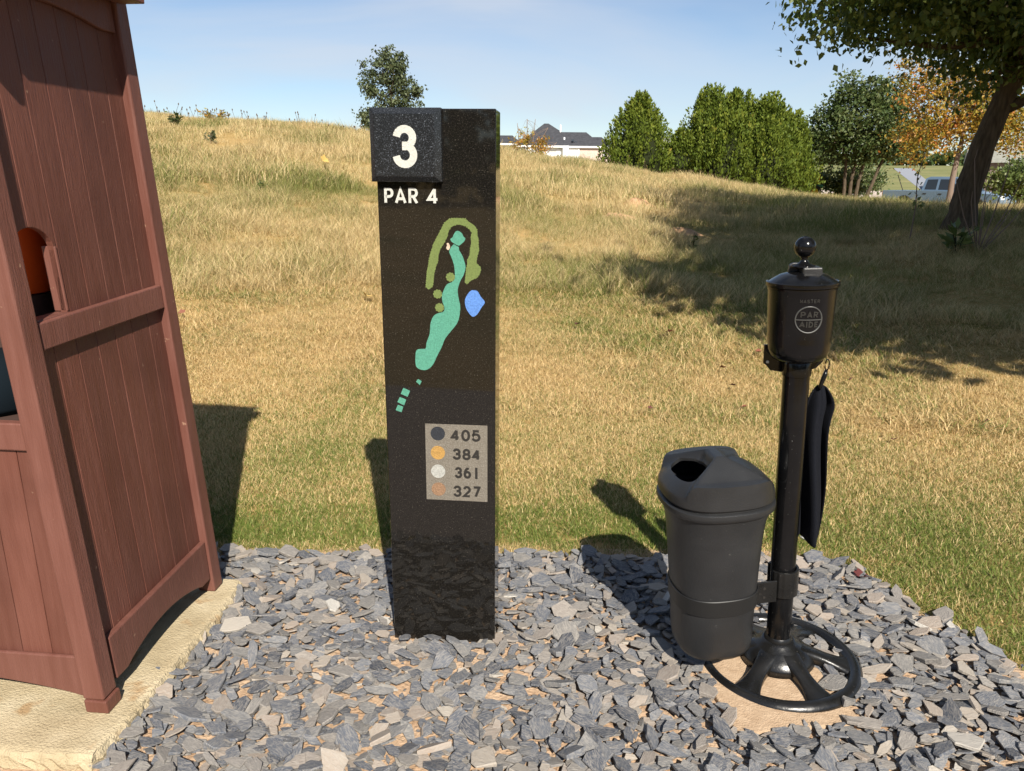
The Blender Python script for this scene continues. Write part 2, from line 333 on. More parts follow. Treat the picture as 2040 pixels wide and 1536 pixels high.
def build_ground():
    az = np.radians(np.concatenate([np.arange(-180, -50, 6), np.arange(-50, 50, .5), np.arange(50, 180, 6)]))
    dd = np.concatenate([[.3, .8, 1.4, 2, 2.6, 3.2], np.arange(3.6, 30, .28), np.arange(30, 70, 2.), np.geomspace(70, 1500, 26)])
    A, D = np.meshgrid(az, dd); X = D*np.sin(A); Y = D*np.cos(A); Z = ground_z(X, Y)
    n, m = A.shape; V = np.stack([X, Y, Z], -1).reshape(-1, 3)
    V = np.vstack([V, [[0, 0, 0]]]); I = np.arange(n*m).reshape(n, m); J = np.roll(I, -1, 1)
    F = np.stack([I[:-1], J[:-1], J[1:], I[1:]], -1).reshape(-1, 4)
    me = bpy.data.meshes.new('ground'); c = n*m
    me.from_pydata(V.tolist(), [], F.tolist() + [(c, int(J[0, k]), int(I[0, k])) for k in range(m)])
    bm = bmesh.new(); bm.from_mesh(me); bmesh.ops.recalc_face_normals(bm, faces=bm.faces); bm.to_mesh(me); bm.free()
    o = link('ground', me, 'ground', smooth=True)
    if o.data.polygons[10].normal.z < 0: me.flip_normals()
    return tag(o, kind='structure')
ground = build_ground()
def sheet(name, pts, mat, z=.004, follow=False, n=1):
    vs = [(x, y, (gz(x, y) if follow else 0)+z) for x, y in pts]
    me = bpy.data.meshes.new(name); me.from_pydata(vs, [], [tuple(range(len(vs)))]); o = link(name, me, mat)
    if me.polygons[0].normal.z < 0: me.flip_normals()
    return tag(o, kind='structure')
# cart path the photographer stands on (mirrored in the polished granite)
sheet('cart_path', [(-14, 2.5), (-5, 1.50), (-2, 1.46), (2.2, 1.50), (6, 1.85), (14, 3.6), (14, 1.3), (5, -.45), (2, -.72), (-2, -.75), (-5, -.6), (-14, .3)], 'path', .006)
# slate bed: bare soil that the chips lie on
BED = [(-2.3, 1.52), (-2.3, 2.72), (-1.75, 2.80), (-1.3, 2.82), (-.9, 2.79), (-.5, 2.82), (-.05, 2.84), (.4, 2.82), (.9, 2.83), (1.25, 2.79), (1.36, 2.66), (1.43, 2.45), (1.56, 2.20), (1.66, 1.98), (1.76, 1.72), (1.85, 1.52)]
bed = sheet('slate_bed', BED, 'soil', .004)
def far_sheet(name, mat, az0, az1, d0, d1, z=.05, k=14):
    A = np.radians(np.linspace(az0, az1, k)); D = np.linspace(d0, d1, k); A, D = np.meshgrid(A, D)
    X, Y = D*np.sin(A), D*np.cos(A); V = np.stack([X, Y, ground_z(X, Y, False)+z], -1).reshape(-1, 3); I = np.arange(k*k).reshape(k, k)
    F = np.stack([I[:-1, :-1], I[1:, :-1], I[1:, 1:], I[:-1, 1:]], -1).reshape(-1, 4)
    me = np_mesh(name, V, F); o = link(name, me, mat)
    if me.polygons[0].normal.z < 0: me.flip_normals()
    return tag(o, kind='structure')
MAT['lawn'] = noisy('far_lawn', [(.3, (.13, .15, .055)), (.6, (.21, .20, .085)), (.75, (.30, .25, .13))], scale=.12, detail=7, rough=.95, spec=.1)
MAT['drive'] = noisy('pale_drive', [(.3, (.42, .34, .29)), (.7, (.52, .44, .38))], scale=.8, detail=7, rough=.95, spec=.1)
MAT['dry_field'] = noisy('dry_field', [(.3, (.33, .25, .14)), (.7, (.46, .36, .22))], scale=.9, detail=8, rough=.95, spec=.1)
far_sheet('dry_field', 'dry_field', 14, 40, 46, 70, .04)
far_sheet('driveway', 'drive', 14, 40, 70, 84, .06)
far_sheet('lawn', 'lawn', 10, 44, 84, 330, .06, 30)
# bare clay patches on the slope
def dirt_mound(x, y, rx, ry, h):
    vs = [(x, y, gz(x, y)+h)]; fs = []; n = 22; rings = 5
    for i in range(1, rings+1):
        for j in range(n):
            a = 2*PI*j/n; k = i/rings*(1+.18*math.sin(3*a+x)+.1*math.sin(7*a))
            px, py = x+rx*k*math.cos(a), y+ry*k*math.sin(a); vs.append((px, py, gz(px, py)+h*(1-(i/rings)**2)*(1+.3*math.sin(5*a+i))-.012*(i == rings)))
    for j in range(n): fs.append((0, 1+j, 1+(j+1) % n))
    for i in range(rings-1):
        for j in range(n): fs.append((1+i*n+j, 1+(i+1)*n+j, 1+(i+1)*n+(j+1) % n, 1+i*n+(j+1) % n))
    me = bpy.data.meshes.new('bare_dirt'); me.from_pydata(vs, [], fs); tag(link('bare_dirt', me, 'dirt', smooth=True), kind='structure')
DIRT = [(1.91, 13.9, .46, .34, .10), (2.55, 15.9, .34, .3, .12), (2.85, 13.1, .36, .22, .08)]
for a in DIRT: dirt_mound(*a)
#PART2
# ------------------------------------------------------------------ wooden cooler house
TAP = .055                                      # its side walls lean inwards
SW, SD = 1.06, .69                              # width at the base, depth
shed = empty('cooler_shelter', (-1.1071, 1.7565, 0), rad(-5.5), 'tall brown painted wooden cooler house with tapered plank walls on a concrete slab', 'shed')
def rtf(u, s, z): return (u - TAP*z, s, z)                       # right wall leans left
def ltf(u, s, z): return (-SW - u + TAP*z, s, z)
Z0 = .092
def post(tf, s0, s1, zb, zt):
    m = MB(); k = 10; ring = []
    for i in range(k+1):
        z = zb+(zt-zb)*i/k
        for (a, b) in ((-.062, s0), (0, s0), (0, s1), (-.062, s1)):
            ring.append(tf(a, b, z))
    fs = [(3, 2, 1, 0), tuple(range(4*k, 4*k+4))] + [(i*4+a, i*4+(a+1) % 4, i*4+4+(a+1) % 4, i*4+4+a) for i in range(k) for a in range(4)]
    m.add(ring, fs); o = m.build('corner_post', 'paint_rail', shed, bevel=.006, seg=3); return o
p_near = post(rtf, 0, .060, Z0, 2.0); post(rtf, SD-.060, SD, .052, 2.0); post(ltf, 0, .060, Z0, 2.0); post(ltf, SD-.060, SD, .052, 2.0)
for tf in (rtf, ltf):
    MB().box(-.060, .006, -.002, .062, .051, Z0-.002, tf).build('foot', 'paint_wood', p_near if tf is rtf else shed, bevel=.004)
# side planks, upper and lower course
REC, TH = .026, .018
JO = [.048, .128, .215, .300, .384, .468, .556, .640]
def plank(poly, tf, mat='paint_wood', rec=REC, th=TH):
    return MB().prism(poly, lambda s, z: tf(-rec, s, z), lambda s, z: tf(-rec-th, s, z)).build('plank', mat, shed, bevel=.0022, seg=2)
ARC_C, ARC_R, ARC_Z, ARC_H = .128, .076, 1.295, .062
def arcpts(a0, a1, n=9): return [(ARC_C+ARC_R*math.cos(a), ARC_Z+ARC_H*math.sin(a)) for a in [a0+(a1-a0)*i/n for i in range(n+1)]]
for tf in (rtf, ltf):
    for i in range(7):
        a, b = JO[i]+.0008, JO[i+1]-.0008
        plank([(a, .19), (b, .19), (b, 1.11), (a, 1.11)], tf)
        if i == 0: poly = [(a, 1.112), (ARC_C-ARC_R, 1.112)] + arcpts(PI, PI/2+.012) + [(b, 1.985), (a, 1.985)]
        elif i == 1: poly = arcpts(PI/2-.012, 0) + [(ARC_C+ARC_R, 1.112), (b, 1.112), (b, 1.985), (a, 1.985)]
        else: poly = [(a, 1.112), (b, 1.112), (b, 1.985), (a, 1.985)]
        plank(poly, tf)
    # lining of the arched hand hole
    MB().box(-.062, -.024, ARC_C+ARC_R, ARC_C+ARC_R+.009, 1.135, 1.305, tf).build('hole_lining', 'paint_rail', shed, bevel=.003)
    MB().box(-.062, -.018, .065, ARC_C+ARC_R+.009, 1.118, 1.134, tf).build('hole_sill', 'paint_rail', shed, bevel=.004)
    # middle rail, curved bottom rail, curved valance
    MB().prism([(.068, 1.060), (.628, 1.071), (.628, 1.145), (.068, 1.129)], lambda s, z: tf(-.006, s, z), lambda s, z: tf(-.0255, s, z)).build('middle_rail', 'paint_rail', shed, bevel=.004, seg=2)
    cur = [(.075+.55*i/20, .106+.043*math.sin(PI*min(1, max(0, (i-2)/16)))**.8) for i in range(21)]
    MB().prism(cur + [(.627, .250), (.076, .238)], lambda s, z: tf(-.006, s, z), lambda s, z: tf(-.0255, s, z)).build('bottom_rail', 'paint_rail', shed, bevel=.004, seg=2)
    val = [(.072, 1.876), (.13, 1.879), (.17, 1.889), (.24, 1.901), (.345, 1.905), (.43, 1.899), (.49, 1.890), (.545, 1.879), (.57, 1.876), (.628, 1.878)]
    MB().prism(val + [(.628, 1.99), (.072, 1.99)], lambda s, z: tf(-.012, s, z), lambda s, z: tf(-.0255, s, z)).build('valance', 'paint_rail', shed, bevel=.003)
# front: planks below, rail under an open serving hatch, curved apron, side strips
def fx(u, z):                                     # clamps the front between the leaning posts
    return max(-SW+.060+TAP*z, min(-.060-TAP*z, u))
fj = [-.060-.0865*i for i in range(13)]
for i in range(12):
    a, b = fj[i]-.0008, fj[i+1]+.0008
    pts = [(fx(a, .20), .20), (fx(a, .83), .83), (fx(b, .83), .83), (fx(b, .20), .20)]
    if abs(pts[1][0]-pts[2][0]) < .01: continue
    MB().prism(pts, lambda u, z: (u, .017, z), lambda u, z: (u, .034, z)).build('plank', 'paint_wood', shed, bevel=.002)
def frail(name, z0, z1, y0, y1, low=None):
    n = 20; bot = [(fx(-9, z0)+(fx(9, z0)-fx(-9, z0))*i/n, z0+(low*math.sin(PI*i/n)**.8 if low else 0)) for i in range(n+1)]
    return MB().prism(bot+[(fx(9, z1), z1), (fx(-9, z1), z1)], lambda u, z: (u, y0, z), lambda u, z: (u, y1, z)).build(name, 'paint_rail', shed, bevel=.004)
frail('hatch_rail', .815, .888, .006, .033)
frail('bottom_rail', .098, .224, .004, .0165, .05)
frail('front_valance', 1.86, 1.99, .006, .030)
MB().box(-SW+.10, -.10, .034, SD-.034, .865, .885).build('shelf', 'dark_inside', shed)
MB().prism([(-SW+.03+TAP*.15, .15), (-.03-TAP*.15, .15), (-.03-TAP*1.97, 1.97), (-SW+.03+TAP*1.97, 1.97)], lambda u, z: (u, SD-.05, z), lambda u, z: (u, SD-.03, z)).build('back_board', 'dark_inside', shed)
# roof: low hip with overhanging eaves
ru0, ru1, rs0, rs1, rz = -SW+.075, -.075, -.055, .712, 1.998
MB().box(ru0, ru1, rs0, rs1, rz, rz+.022).build('soffit', 'paint_rail', shed)
rf = MB().add([(ru0-.006, rs0-.006, rz+.024), (ru1+.006, rs0-.006, rz+.024), (ru1+.006, rs1+.006, rz+.024), (ru0-.006, rs1+.006, rz+.024), (ru0+.34, .34, 2.22), (ru1-.34, .34, 2.22)],
              [(3, 2, 1, 0), (0, 1, 5, 4), (1, 2, 5), (2, 3, 4, 5), (3, 0, 4)]).build('roof', 'paint_wood', shed)
fas = [(ru0-.03, rz), (ru0-.03, 1.872), (ru0+.03, 1.868), (ru0+.07, 1.955), (-.105, 1.955), (-.070, 1.868), (-.032, 1.872), (-.032, rz)]
MB().prism(fas, lambda u, z: (u, rs0+.002, z-.001), lambda u, z: (u, rs0+.02, z-.001)).build('fascia', 'paint_rail', shed, bevel=.003)
for tf_ in (lambda u, s_, z: (u, s_, z), lambda u, s_, z: (-SW-u, s_, z)):
    MB().box(-.104, -.026, rs0+.022, .645, 1.957, 1.990, tf_).build('eave_board', 'paint_rail', shed, bevel=.003)
# orange drinks cooler inside
def shed_pt(u, s, z):
    a = rad(-5.5); return (-1.1071+u*math.cos(a)-s*math.sin(a), 1.7565+u*math.sin(a)+s*math.cos(a), z)
ck = empty('drinks_cooler', shed_pt(-.34, .30, .886), rad(-5.5), 'orange plastic drinks cooler standing inside the wooden cooler house', 'cooler')
MB().lathe([(.13, 0), (.135, .01), (.135, .28), (.12, .285)], 32).build('base', 'dark_inside', ck, autosmooth=True)
MB().lathe([(.140, .286), (.150, .30), (.158, .56), (.150, .575)], 32).build('tank', 'orange', ck, autosmooth=True)
MB().lathe([(.160, .576), (.162, .60), (.12, .63), (.05, .635)], 32).build('lid', 'white_plastic', ck, autosmooth=True)
MB().box(-.02, .02, -.19, -.145, .31, .35).build('tap', 'white_plastic', ck, bevel=.006)
bgk = MB().lathe([(.10, 0), (.12, .02), (.115, .12), (.06, .15)], 20).build('cloth_bag', 'blue_grey', None, smooth=True)
bgk.location = shed_pt(-.27, .13, .887); tag(bgk, 'blue grey cloth bag on the shelf behind the serving hatch', 'bag')

# concrete slab with a broken edge
def slab():
    u0, u1, s0, s1, zt = -SW-.14, .068, -.16, .735, .050
    n = 260; per = []
    for i in range(n):
        t = i/n*4; k = int(t); f = t-k
        u, s = [(u0+(u1-u0)*f, s0), (u1, s0+(s1-s0)*f), (u1+(u0-u1)*f, s1), (u0, s1+(s0-s1)*f)][k]
        cu, cs = (u0+u1)/2, (s0+s1)/2; ru, rs = (u1-u0)/2, (s1-s0)/2; a = abs((u-cu)/ru); b = abs((s-cs)/rs)
        sh = 1-.028*max(0, a+b-1.72)/.28
        per.append((cu+(u-cu)*sh, cs+(s-cs)*sh))
    m = MB(); rings = []
    for q, (z, off, amp) in enumerate(((zt, -.020, .0015), (zt-.003, -.007, .003), (zt-.012, .0, .004), (zt-.026, .004, .006), (zt-.042, .006, .006), (-.02, .004, .005))):
        r = []
        for i, (u, s) in enumerate(per):
            cu, cs = (u0+u1)/2, (s0+s1)/2; d = Vector((u-cu, s-cs)).normalized(); dx = 1 if abs((u-cu)/(u1-u0)) >= abs((s-cs)/(s1-s0)) else 0
            d = Vector((math.copysign(1, u-cu), 0)) if dx else Vector((0, math.copysign(1, s-cs)))
            o = off+random.uniform(-amp, amp); r.append((u+d.x*o, s+d.y*o, z+random.uniform(-amp, amp)*.35))
        rings.append(r)
    vs = [p for r in rings for p in r]; fs = [tuple(range(n))] + [(i*n+j, i*n+(j+1) % n, (i+1)*n+(j+1) % n, (i+1)*n+j) for i in range(5) for j in range(n)]
    o = m.add(vs, fs).build('concrete_slab', 'concrete')
    o.location = shed.location; o.rotation_euler = shed.rotation_euler
    return tag(o, 'buff concrete slab with crumbling edge under the brown wooden cooler house', 'slab')
slab()

# ------------------------------------------------------------------ granite tee marker
SR = -.08464
sign = empty('tee_marker', (-.21623, 2.17584, 0), SR, 'tall polished black granite tee marker with hole number 3 and yardages', 'sign')
W2, HH, DP = .1675, 1.663, .112
MB().box(-W2, W2, 0, DP, -.05, HH).build('pillar', 'granite', sign, bevel=.003, seg=2)
# raised number block: bevelled plate
bo = [(-.1765, 1.4700), (.0205, 1.4700), (.0205, HH+.001), (-.1765, HH+.001)]; bi = [(-.1615, 1.4850), (.0030, 1.4850), (.0030, 1.6485), (-.1615, 1.6485)]
m = MB(); vs = [(u, -.001, z) for u, z in bo]+[(u, -.021, z) for u, z in bo]+[(u, -.036, z) for u, z in bi]
m.add(vs, [(3, 2, 1, 0), (8, 9, 10, 11)]+[(i, (i+1) % 4, 4+(i+1) % 4, 4+i) for i in range(4)]+[(4+i, 4+(i+1) % 4, 8+(i+1) % 4, 8+i) for i in range(4)])
nb = m.build('number_block', 'granite_fine', sign, bevel=.0012)

def arc(cx, cy, rx, ry, a0, a1, n=16): return [(cx+rx*math.cos(rad(a0+(a1-a0)*i/n)), cy+ry*math.sin(rad(a0+(a1-a0)*i/n))) for i in range(n+1)]
GL = {
 '3': [arc(.5, .755, .46, .245, 172, -84) + [(.36, .51)], [(.36, .535)] + arc(.5, .2675, .5, .2675, 84, -172)],
 '4': [[(1, .27), (0, .27), (.70, 1)], [(.70, 1), (.70, 0)]],
 '0': [arc(.5, .5, .5, .5, 90, 450, 32)],
 '5': [[(.92, 1), (.14, 1), (.06, .52)] + arc(.47, .33, .53, .33, 142, -160)],
 '8': [arc(.5, .755, .43, .245, 0, 360, 24), arc(.5, .26, .5, .26, 0, 360, 24)],
 '6': [arc(.5, .31, .5, .31, 0, 360, 24), [(0, .34)] + arc(.62, .36, .62, .62, 175, 75, 10)],
 '1': [[(.5, 0), (.5, 1)]],
 '2': [arc(.5, .70, .48, .30, 165, -25) + [(.0, 0), (1, 0)]],
 '7': [[(0, 1), (1, 1), (.35, 0)]],
 'P': [[(0, 0), (0, 1), (.55, 1)] + arc(.55, .73, .45, .27, 80, -80, 8) + [(.55, .46), (0, .46)]],
 'A': [[(0, 0), (.5, 1), (1, 0)], [(.17, .3), (.83, .3)]],
 'R': [[(0, 0), (0, 1), (.55, 1)] + arc(.55, .74, .42, .26, 80, -80, 8) + [(.55, .48), (0, .48)], [(.48, .48), (1, 0)]],
 'M': [[(0, 0), (0, 1), (.5, .3), (1, 1), (1, 0)]], 'S': [arc(.5, .75, .46, .25, 20, 270) + arc(.5, .25, .5, .25, 90, -160)[1:]],
 'T': [[(0, 1), (1, 1)], [(.5, 1), (.5, 0)]], 'E': [[(1, 1), (0, 1), (0, 0), (1, 0)], [(0, .5), (.85, .5)]],
 'I': [[(.5, 0), (.5, 1)]], 'D': [[(0, 0), (0, 1), (.4, 1)] + arc(.4, .5, .6, .5, 85, -85, 10) + [(.4, 0), (0, 0)]],
}
def glyph(mb, ch, x0, x1, z0, z1, th, put, depth):
    """strokes of one character as raised ribbons; put(x, z, h) maps to space"""
    for li, line in enumerate(GL[ch]):
        depth = depth*(1+.12*(li > 0))
        P = [Vector((x0+th/2+px*(x1-x0-th), z0+th/2+pz*(z1-z0-th))) for px, pz in line]
        if ch in '1I': P = [Vector(((x0+x1)/2, z0)), Vector(((x0+x1)/2, z1))]
        closed = (P[0]-P[-1]).length < 1e-6; n = len(P); Lr, Rr = [], []
        for i in range(n):
            a = (P[i]-P[i-1]).normalized() if i > 0 else ((P[0]-P[-2]).normalized() if closed else None)
            b = (P[i+1]-P[i]).normalized() if i < n-1 else ((P[1]-P[0]).normalized() if closed else None)
            a = a or b; b = b or a
            t = (a+b); t = t.normalized() if t.length > 1e-6 else a
            nn = Vector((-t.y, t.x)); k = min(2.2, 1/max(.35, nn.dot(Vector((-a.y, a.x)))))
            e = Vector((0, 0))
            if not closed and i == 0: e = -b*(0 if ch in '1I' else th*.02)
            if not closed and i == n-1: e = a*(0 if ch in '1I' else th*.02)
            Lr.append(P[i]+e+nn*th/2*k); Rr.append(P[i]+e-nn*th/2*k)
        vs = [put(q.x, q.y, depth) for q in Lr]+[put(q.x, q.y, depth) for q in Rr]+[put(q.x, q.y, 0) for q in Lr]+[put(q.x, q.y, 0) for q in Rr]
        fs = []
        for i in range(n-1):
            fs += [(i, i+1, n+i+1, n+i), (i, 2*n+i, 2*n+i+1, i+1), (n+i, n+i+1, 3*n+i+1, 3*n+i)]
        if not closed: fs += [(0, n, 3*n, 2*n), (n-1, 2*n-1, 4*n-1, 3*n-1)]
        mb.add(vs, fs)
def letters(name, chars, mat, parent, put, depth=.0012, th=.01):
    for ch, x0, x1, z0, z1 in chars:
        mb = MB(); glyph(mb, ch, x0, x1, z0, z1, th, put, depth); mb.build(name, mat, parent)
face = lambda x, z, h: (x, .0005-h, z)
letters('digit', [('3', -.1115, -.0435, 1.5065, 1.6183)], 'letter_white', nb, lambda x, z, h: (x, -.0355-h, z), .0012, .0200)
letters('letter', [('P', -.1480, -.1215, 1.409, 1.4535), ('A', -.1180, -.0848, 1.409, 1.454), ('R', -.0790, -.0515, 1.409, 1.454)], 'letter_white', sign, face, .0012, .0076)
letters('digit', [('4', -.0262, .0066, 1.409, 1.455)], 'letter_white', sign, face, .0012, .0076)
BELT = [(-0.036, 1.1764), (-0.034, 1.1997), (-0.032, 1.2228), (-0.0273, 1.2401), (-0.0249, 1.2566), (-0.0207, 1.2744), (-0.0152, 1.2887), (-0.0115, 1.3008), (-0.0025, 1.3171), (0.005, 1.3305), (0.0109, 1.341), (0.0162, 1.3513), (0.0212, 1.36), (0.0357, 1.3719), (0.0571, 1.3741), (0.0819, 1.3728), (0.0923, 1.363), (0.1064, 1.3544), (0.1153, 1.3426), (0.1162, 1.3252), (0.1195, 1.3148), (0.1186, 1.301), (0.1208, 1.2839), (0.115, 1.2662), (0.113, 1.2486), (0.1235, 1.2382), (0.1264, 1.2302), (0.122, 1.2172), (0.1144, 1.2063), (0.0944, 1.1965), (0.0848, 1.1862), (0.0775, 1.1933), (0.0799, 1.2106), (0.0824, 1.2307), (0.086, 1.2479), (0.0847, 1.255), (0.0917, 1.2693), (0.0935, 1.2867), (0.0972, 1.3046), (0.0956, 1.3214), (0.0993, 1.3319), (0.0922, 1.3422), (0.0817, 1.3504), (0.0676, 1.3538), (0.0569, 1.3546), (0.0425, 1.3485), (0.0338, 1.3361), (0.03, 1.3204), (0.0245, 1.3099), (0.0188, 1.2994), (0.0099, 1.2871), (0.0038, 1.2678), (0.002, 1.2501), (-0.004, 1.2363), (-0.0096, 1.2146), (-0.0117, 1.1944), (-0.0155, 1.1769), (-0.0274, 1.1693)]
FAIRWAY = [(0.0476, 1.2999), (0.0545, 1.2962), (0.0617, 1.2928), (0.0633, 1.283), (0.0718, 1.269), (0.0788, 1.2478), (0.0807, 1.2339), (0.0756, 1.2149), (0.0653, 1.1959), (0.0577, 1.1712), (0.0598, 1.1465), (0.0645, 1.1217), (0.0612, 1.0921), (0.0536, 1.0711), (0.0334, 1.0452), (0.018, 1.0246), (0.0075, 0.9992), (-0.0061, 0.9729), (-0.019, 0.9464), (-0.0347, 0.9312), (-0.0501, 0.9285), (-0.0659, 0.9342), (-0.0716, 0.9472), (-0.0709, 0.9756), (-0.0666, 0.9895), (-0.0538, 0.9929), (-0.0402, 0.9948), (-0.0368, 1.0131), (-0.0272, 1.039), (-0.0241, 1.0691), (-0.016, 1.0902), (-0.0037, 1.1), (0.0142, 1.1057), (0.0181, 1.1179), (0.0131, 1.1328), (0.0111, 1.15), (0.0151, 1.165), (0.0257, 1.185), (0.0404, 1.1925), (0.0493, 1.2028), (0.0496, 1.2244), (0.0469, 1.2444), (0.04, 1.2649), (0.0344, 1.2788), (0.0384, 1.2896)]
GREEN = [(0.0603, 1.3376), (0.071, 1.3315), (0.0762, 1.3211), (0.0809, 1.3178), (0.0779, 1.3091), (0.0688, 1.3009), (0.0617, 1.2966), (0.0505, 1.3016), (0.0406, 1.3085), (0.0388, 1.3155), (0.0442, 1.3192), (0.048, 1.3276), (0.0533, 1.3354)]
BUNKER = [(0.0316, 1.3036), (0.0357, 1.298), (0.0367, 1.2896), (0.0313, 1.2838), (0.0259, 1.2894), (0.0286, 1.2965), (0.0272, 1.3014)]
POND = [(0.1015, 1.1707), (0.1146, 1.168), (0.1241, 1.1526), (0.1363, 1.1365), (0.1261, 1.1205), (0.1143, 1.1008), (0.101, 1.0935), (0.0893, 1.1046), (0.0804, 1.122), (0.0785, 1.1418), (0.0868, 1.1592), (0.0942, 1.1676)]
TEES = [[(-0.0717, 0.892), (-0.0653, 0.9002), (-0.0546, 0.8937), (-0.0606, 0.8818)], [(-0.1111, 0.8711), (-0.0906, 0.8622), (-0.099, 0.8432), (-0.1195, 0.8522)], [(-0.1225, 0.8424), (-0.1034, 0.834), (-0.1102, 0.816), (-0.1308, 0.826)], [(-0.1296, 0.8169), (-0.113, 0.8116), (-0.1188, 0.7941), (-0.137, 0.7999)]]
def smooth_poly(P, n=4):
    out = []; k = len(P)
    for i in range(k):
        p0, p1, p2, p3 = [Vector(P[(i+j-1) % k]) for j in range(4)]
        for t in [q/n for q in range(n)]:
            out.append(tuple(.5*((2*p1)+(-p0+p2)*t+(2*p0-5*p1+4*p2-p3)*t*t+(-p0+3*p1-3*p2+p3)*t**3)))
    return out
def scallop(P, step=.0065, amp=.0024):
    out = []; k = len(P); d = 0
    for i in range(k):
        a, b = Vector(P[i]), Vector(P[(i+1) % k]); L_ = (b-a).length; n = max(2, int(L_/step*2)); nn = Vector(((b-a).y, -(b-a).x)).normalized()
        for j in range(n):
            q = a+(b-a)*j/n; out.append(tuple(q+nn*amp*(abs(math.sin(d/step*PI))-.5))); d += L_/n
    return out
def inlay(name, poly, mat, h=.0011):
    return MB().prism(poly, lambda u, z: (u, .0006, z), lambda u, z: (u, -h, z)).build(name, mat, sign)
inlay('map_tree_belt', scallop(BELT), 'map_olive', .0010); inlay('map_fairway', smooth_poly(FAIRWAY), 'map_teal'); inlay('map_green', smooth_poly(GREEN), 'map_teal', .0013)
inlay('map_bunker', smooth_poly(BUNKER), 'map_sand'); inlay('map_pond', smooth_poly(POND), 'map_blue')
for t in TEES: inlay('map_tee_box', t, 'map_teal')
for (u, z) in ((.0370, 1.2069), (-.0011, 1.1572), (.0036, 1.1176)):
    inlay('map_tree', [(u+(.0115+.0022*abs(math.sin(4.5*a)))*math.cos(a), z+(.0115+.0022*abs(math.sin(4.5*a)))*math.sin(a)) for a in [2*PI*i/54 for i in range(54)]], 'map_olive', .0014)
pl = inlay('yardage_panel', [(-.0477, .5110), (.1434, .5104), (.1435, .7604), (-.0472, .7603)], 'plate', .0010)
face2 = lambda x, z, h: (x, -.0009-h, z)
for (u, z), mm in zip(((-.0086, .7300), (-.0094, .6676), (-.0096, .6065), (-.0093, .5467)), ('dot_slate', 'dot_gold', 'dot_silver', 'dot_copper')):
    mb = MB(); n = 28
    prof = [(.0222, -.0008), (.0222, -.0018), (.0195, -.0016)]
    vs = [(u+r*math.cos(2*PI*j/n), h, z+r*math.sin(2*PI*j/n)) for r, h in prof for j in range(n)]
    mb.add(vs, [(i*n+j, i*n+(j+1) % n, (i+1)*n+(j+1) % n, (i+1)*n+j) for i in range(2) for j in range(n)]+[tuple(range(2*n, 3*n))]); mb.build('tee_colour_dot', mm, pl)
for txt, x0, x1, z0, z1 in (('405', .0292, .1250, .7075, .7455), ('384', .0336, .1248, .6465, .6838), ('361', .0397, .1230, .5855, .6230), ('327', .0346, .1245, .5230, .5612)):
    cw = (x1-x0)/3
    letters('digit', [(c, x0+i*cw+.0022, x0+(i+1)*cw-.0022, z0, z1) for i, c in enumerate(txt)], 'digit_dark', pl, face2, .0005, .0078)

# ------------------------------------------------------------------ ball washer on its pole
BWX, BWY = .848, 2.072; TILT = rad(-2.45)
bw = empty('ball_washer', (BWX, BWY, 0), 0, 'black ball washer with round knob on a pole with wheel shaped foot', 'ball washer'); bw.rotation_euler = (0, TILT, rad(-5))
# foot: ring, six arched spokes, bell hub
RW = .231
mb = MB(); n = 72; secn = [(-.026, .004), (-.024, .020), (-.012, .032), (.006, .031), (.018, .020), (.021, .004)]
vs = [((RW+a)*math.cos(2*PI*j/n), (RW+a)*math.sin(2*PI*j/n), z+.004) for j in range(n) for a, z in secn]; k = len(secn)
mb.add(vs, [(j*k+i, ((j+1) % n)*k+i, ((j+1) % n)*k+(i+1) % k, j*k+(i+1) % k) for j in range(n) for i in range(k)])
foot = mb.build('foot_ring', 'black_cast', bw, smooth=True)
for a in range(6):
    t = rad(-128+60*a); d = Vector((math.cos(t), math.sin(t), 0)); sd = Vector((-d.y, d.x, 0)); vs = []; K = 9
    for i in range(K):
        f = i/(K-1); r = .045+(RW-.045)*f; z = .088*(1-f)**1.25+.030*f**.6 - .004; wd = .040-.018*math.sin(PI*f)+.018*f**3; hz = .012+.028*(1-f)
        for (q, h) in ((-1, -hz), (-1, -.008), (-.7, 0), (.7, 0), (1, -.008), (1, -hz)):
            p = d*r+sd*wd*q; vs.append((p.x, p.y, max(.004, z+h)))
    fs = [(i*6+j, i*6+(j+1) % 6, (i+1)*6+(j+1) % 6, (i+1)*6+j) for i in range(K-1) for j in range(6)]
    MB().add(vs, fs).build('spoke', 'black_cast', foot, smooth=True)
MB().lathe([(.112, .030), (.106, .048), (.090, .066), (.068, .080), (.052, .092), (.047, .098), (.041, .099)], 48).build('hub', 'black_cast', foot, smooth=True)
pole = MB().lathe([(.0365, .07), (.0365, .975)], 40).build('pole', 'black_enamel', bw, autosmooth=True)
MB().lathe([(.0370, .094), (.0425, .096), (.0425, .104), (.0372, .112)], 40, cap=False).build('collar', 'black_cast', pole, autosmooth=True)
MB().lathe([(.0372, .952), (.0395, .953), (.0395, .9535), (.0395, .99), (.0372, .995)], 40, cap=False).build('collar', 'black_enamel', pole, autosmooth=True)
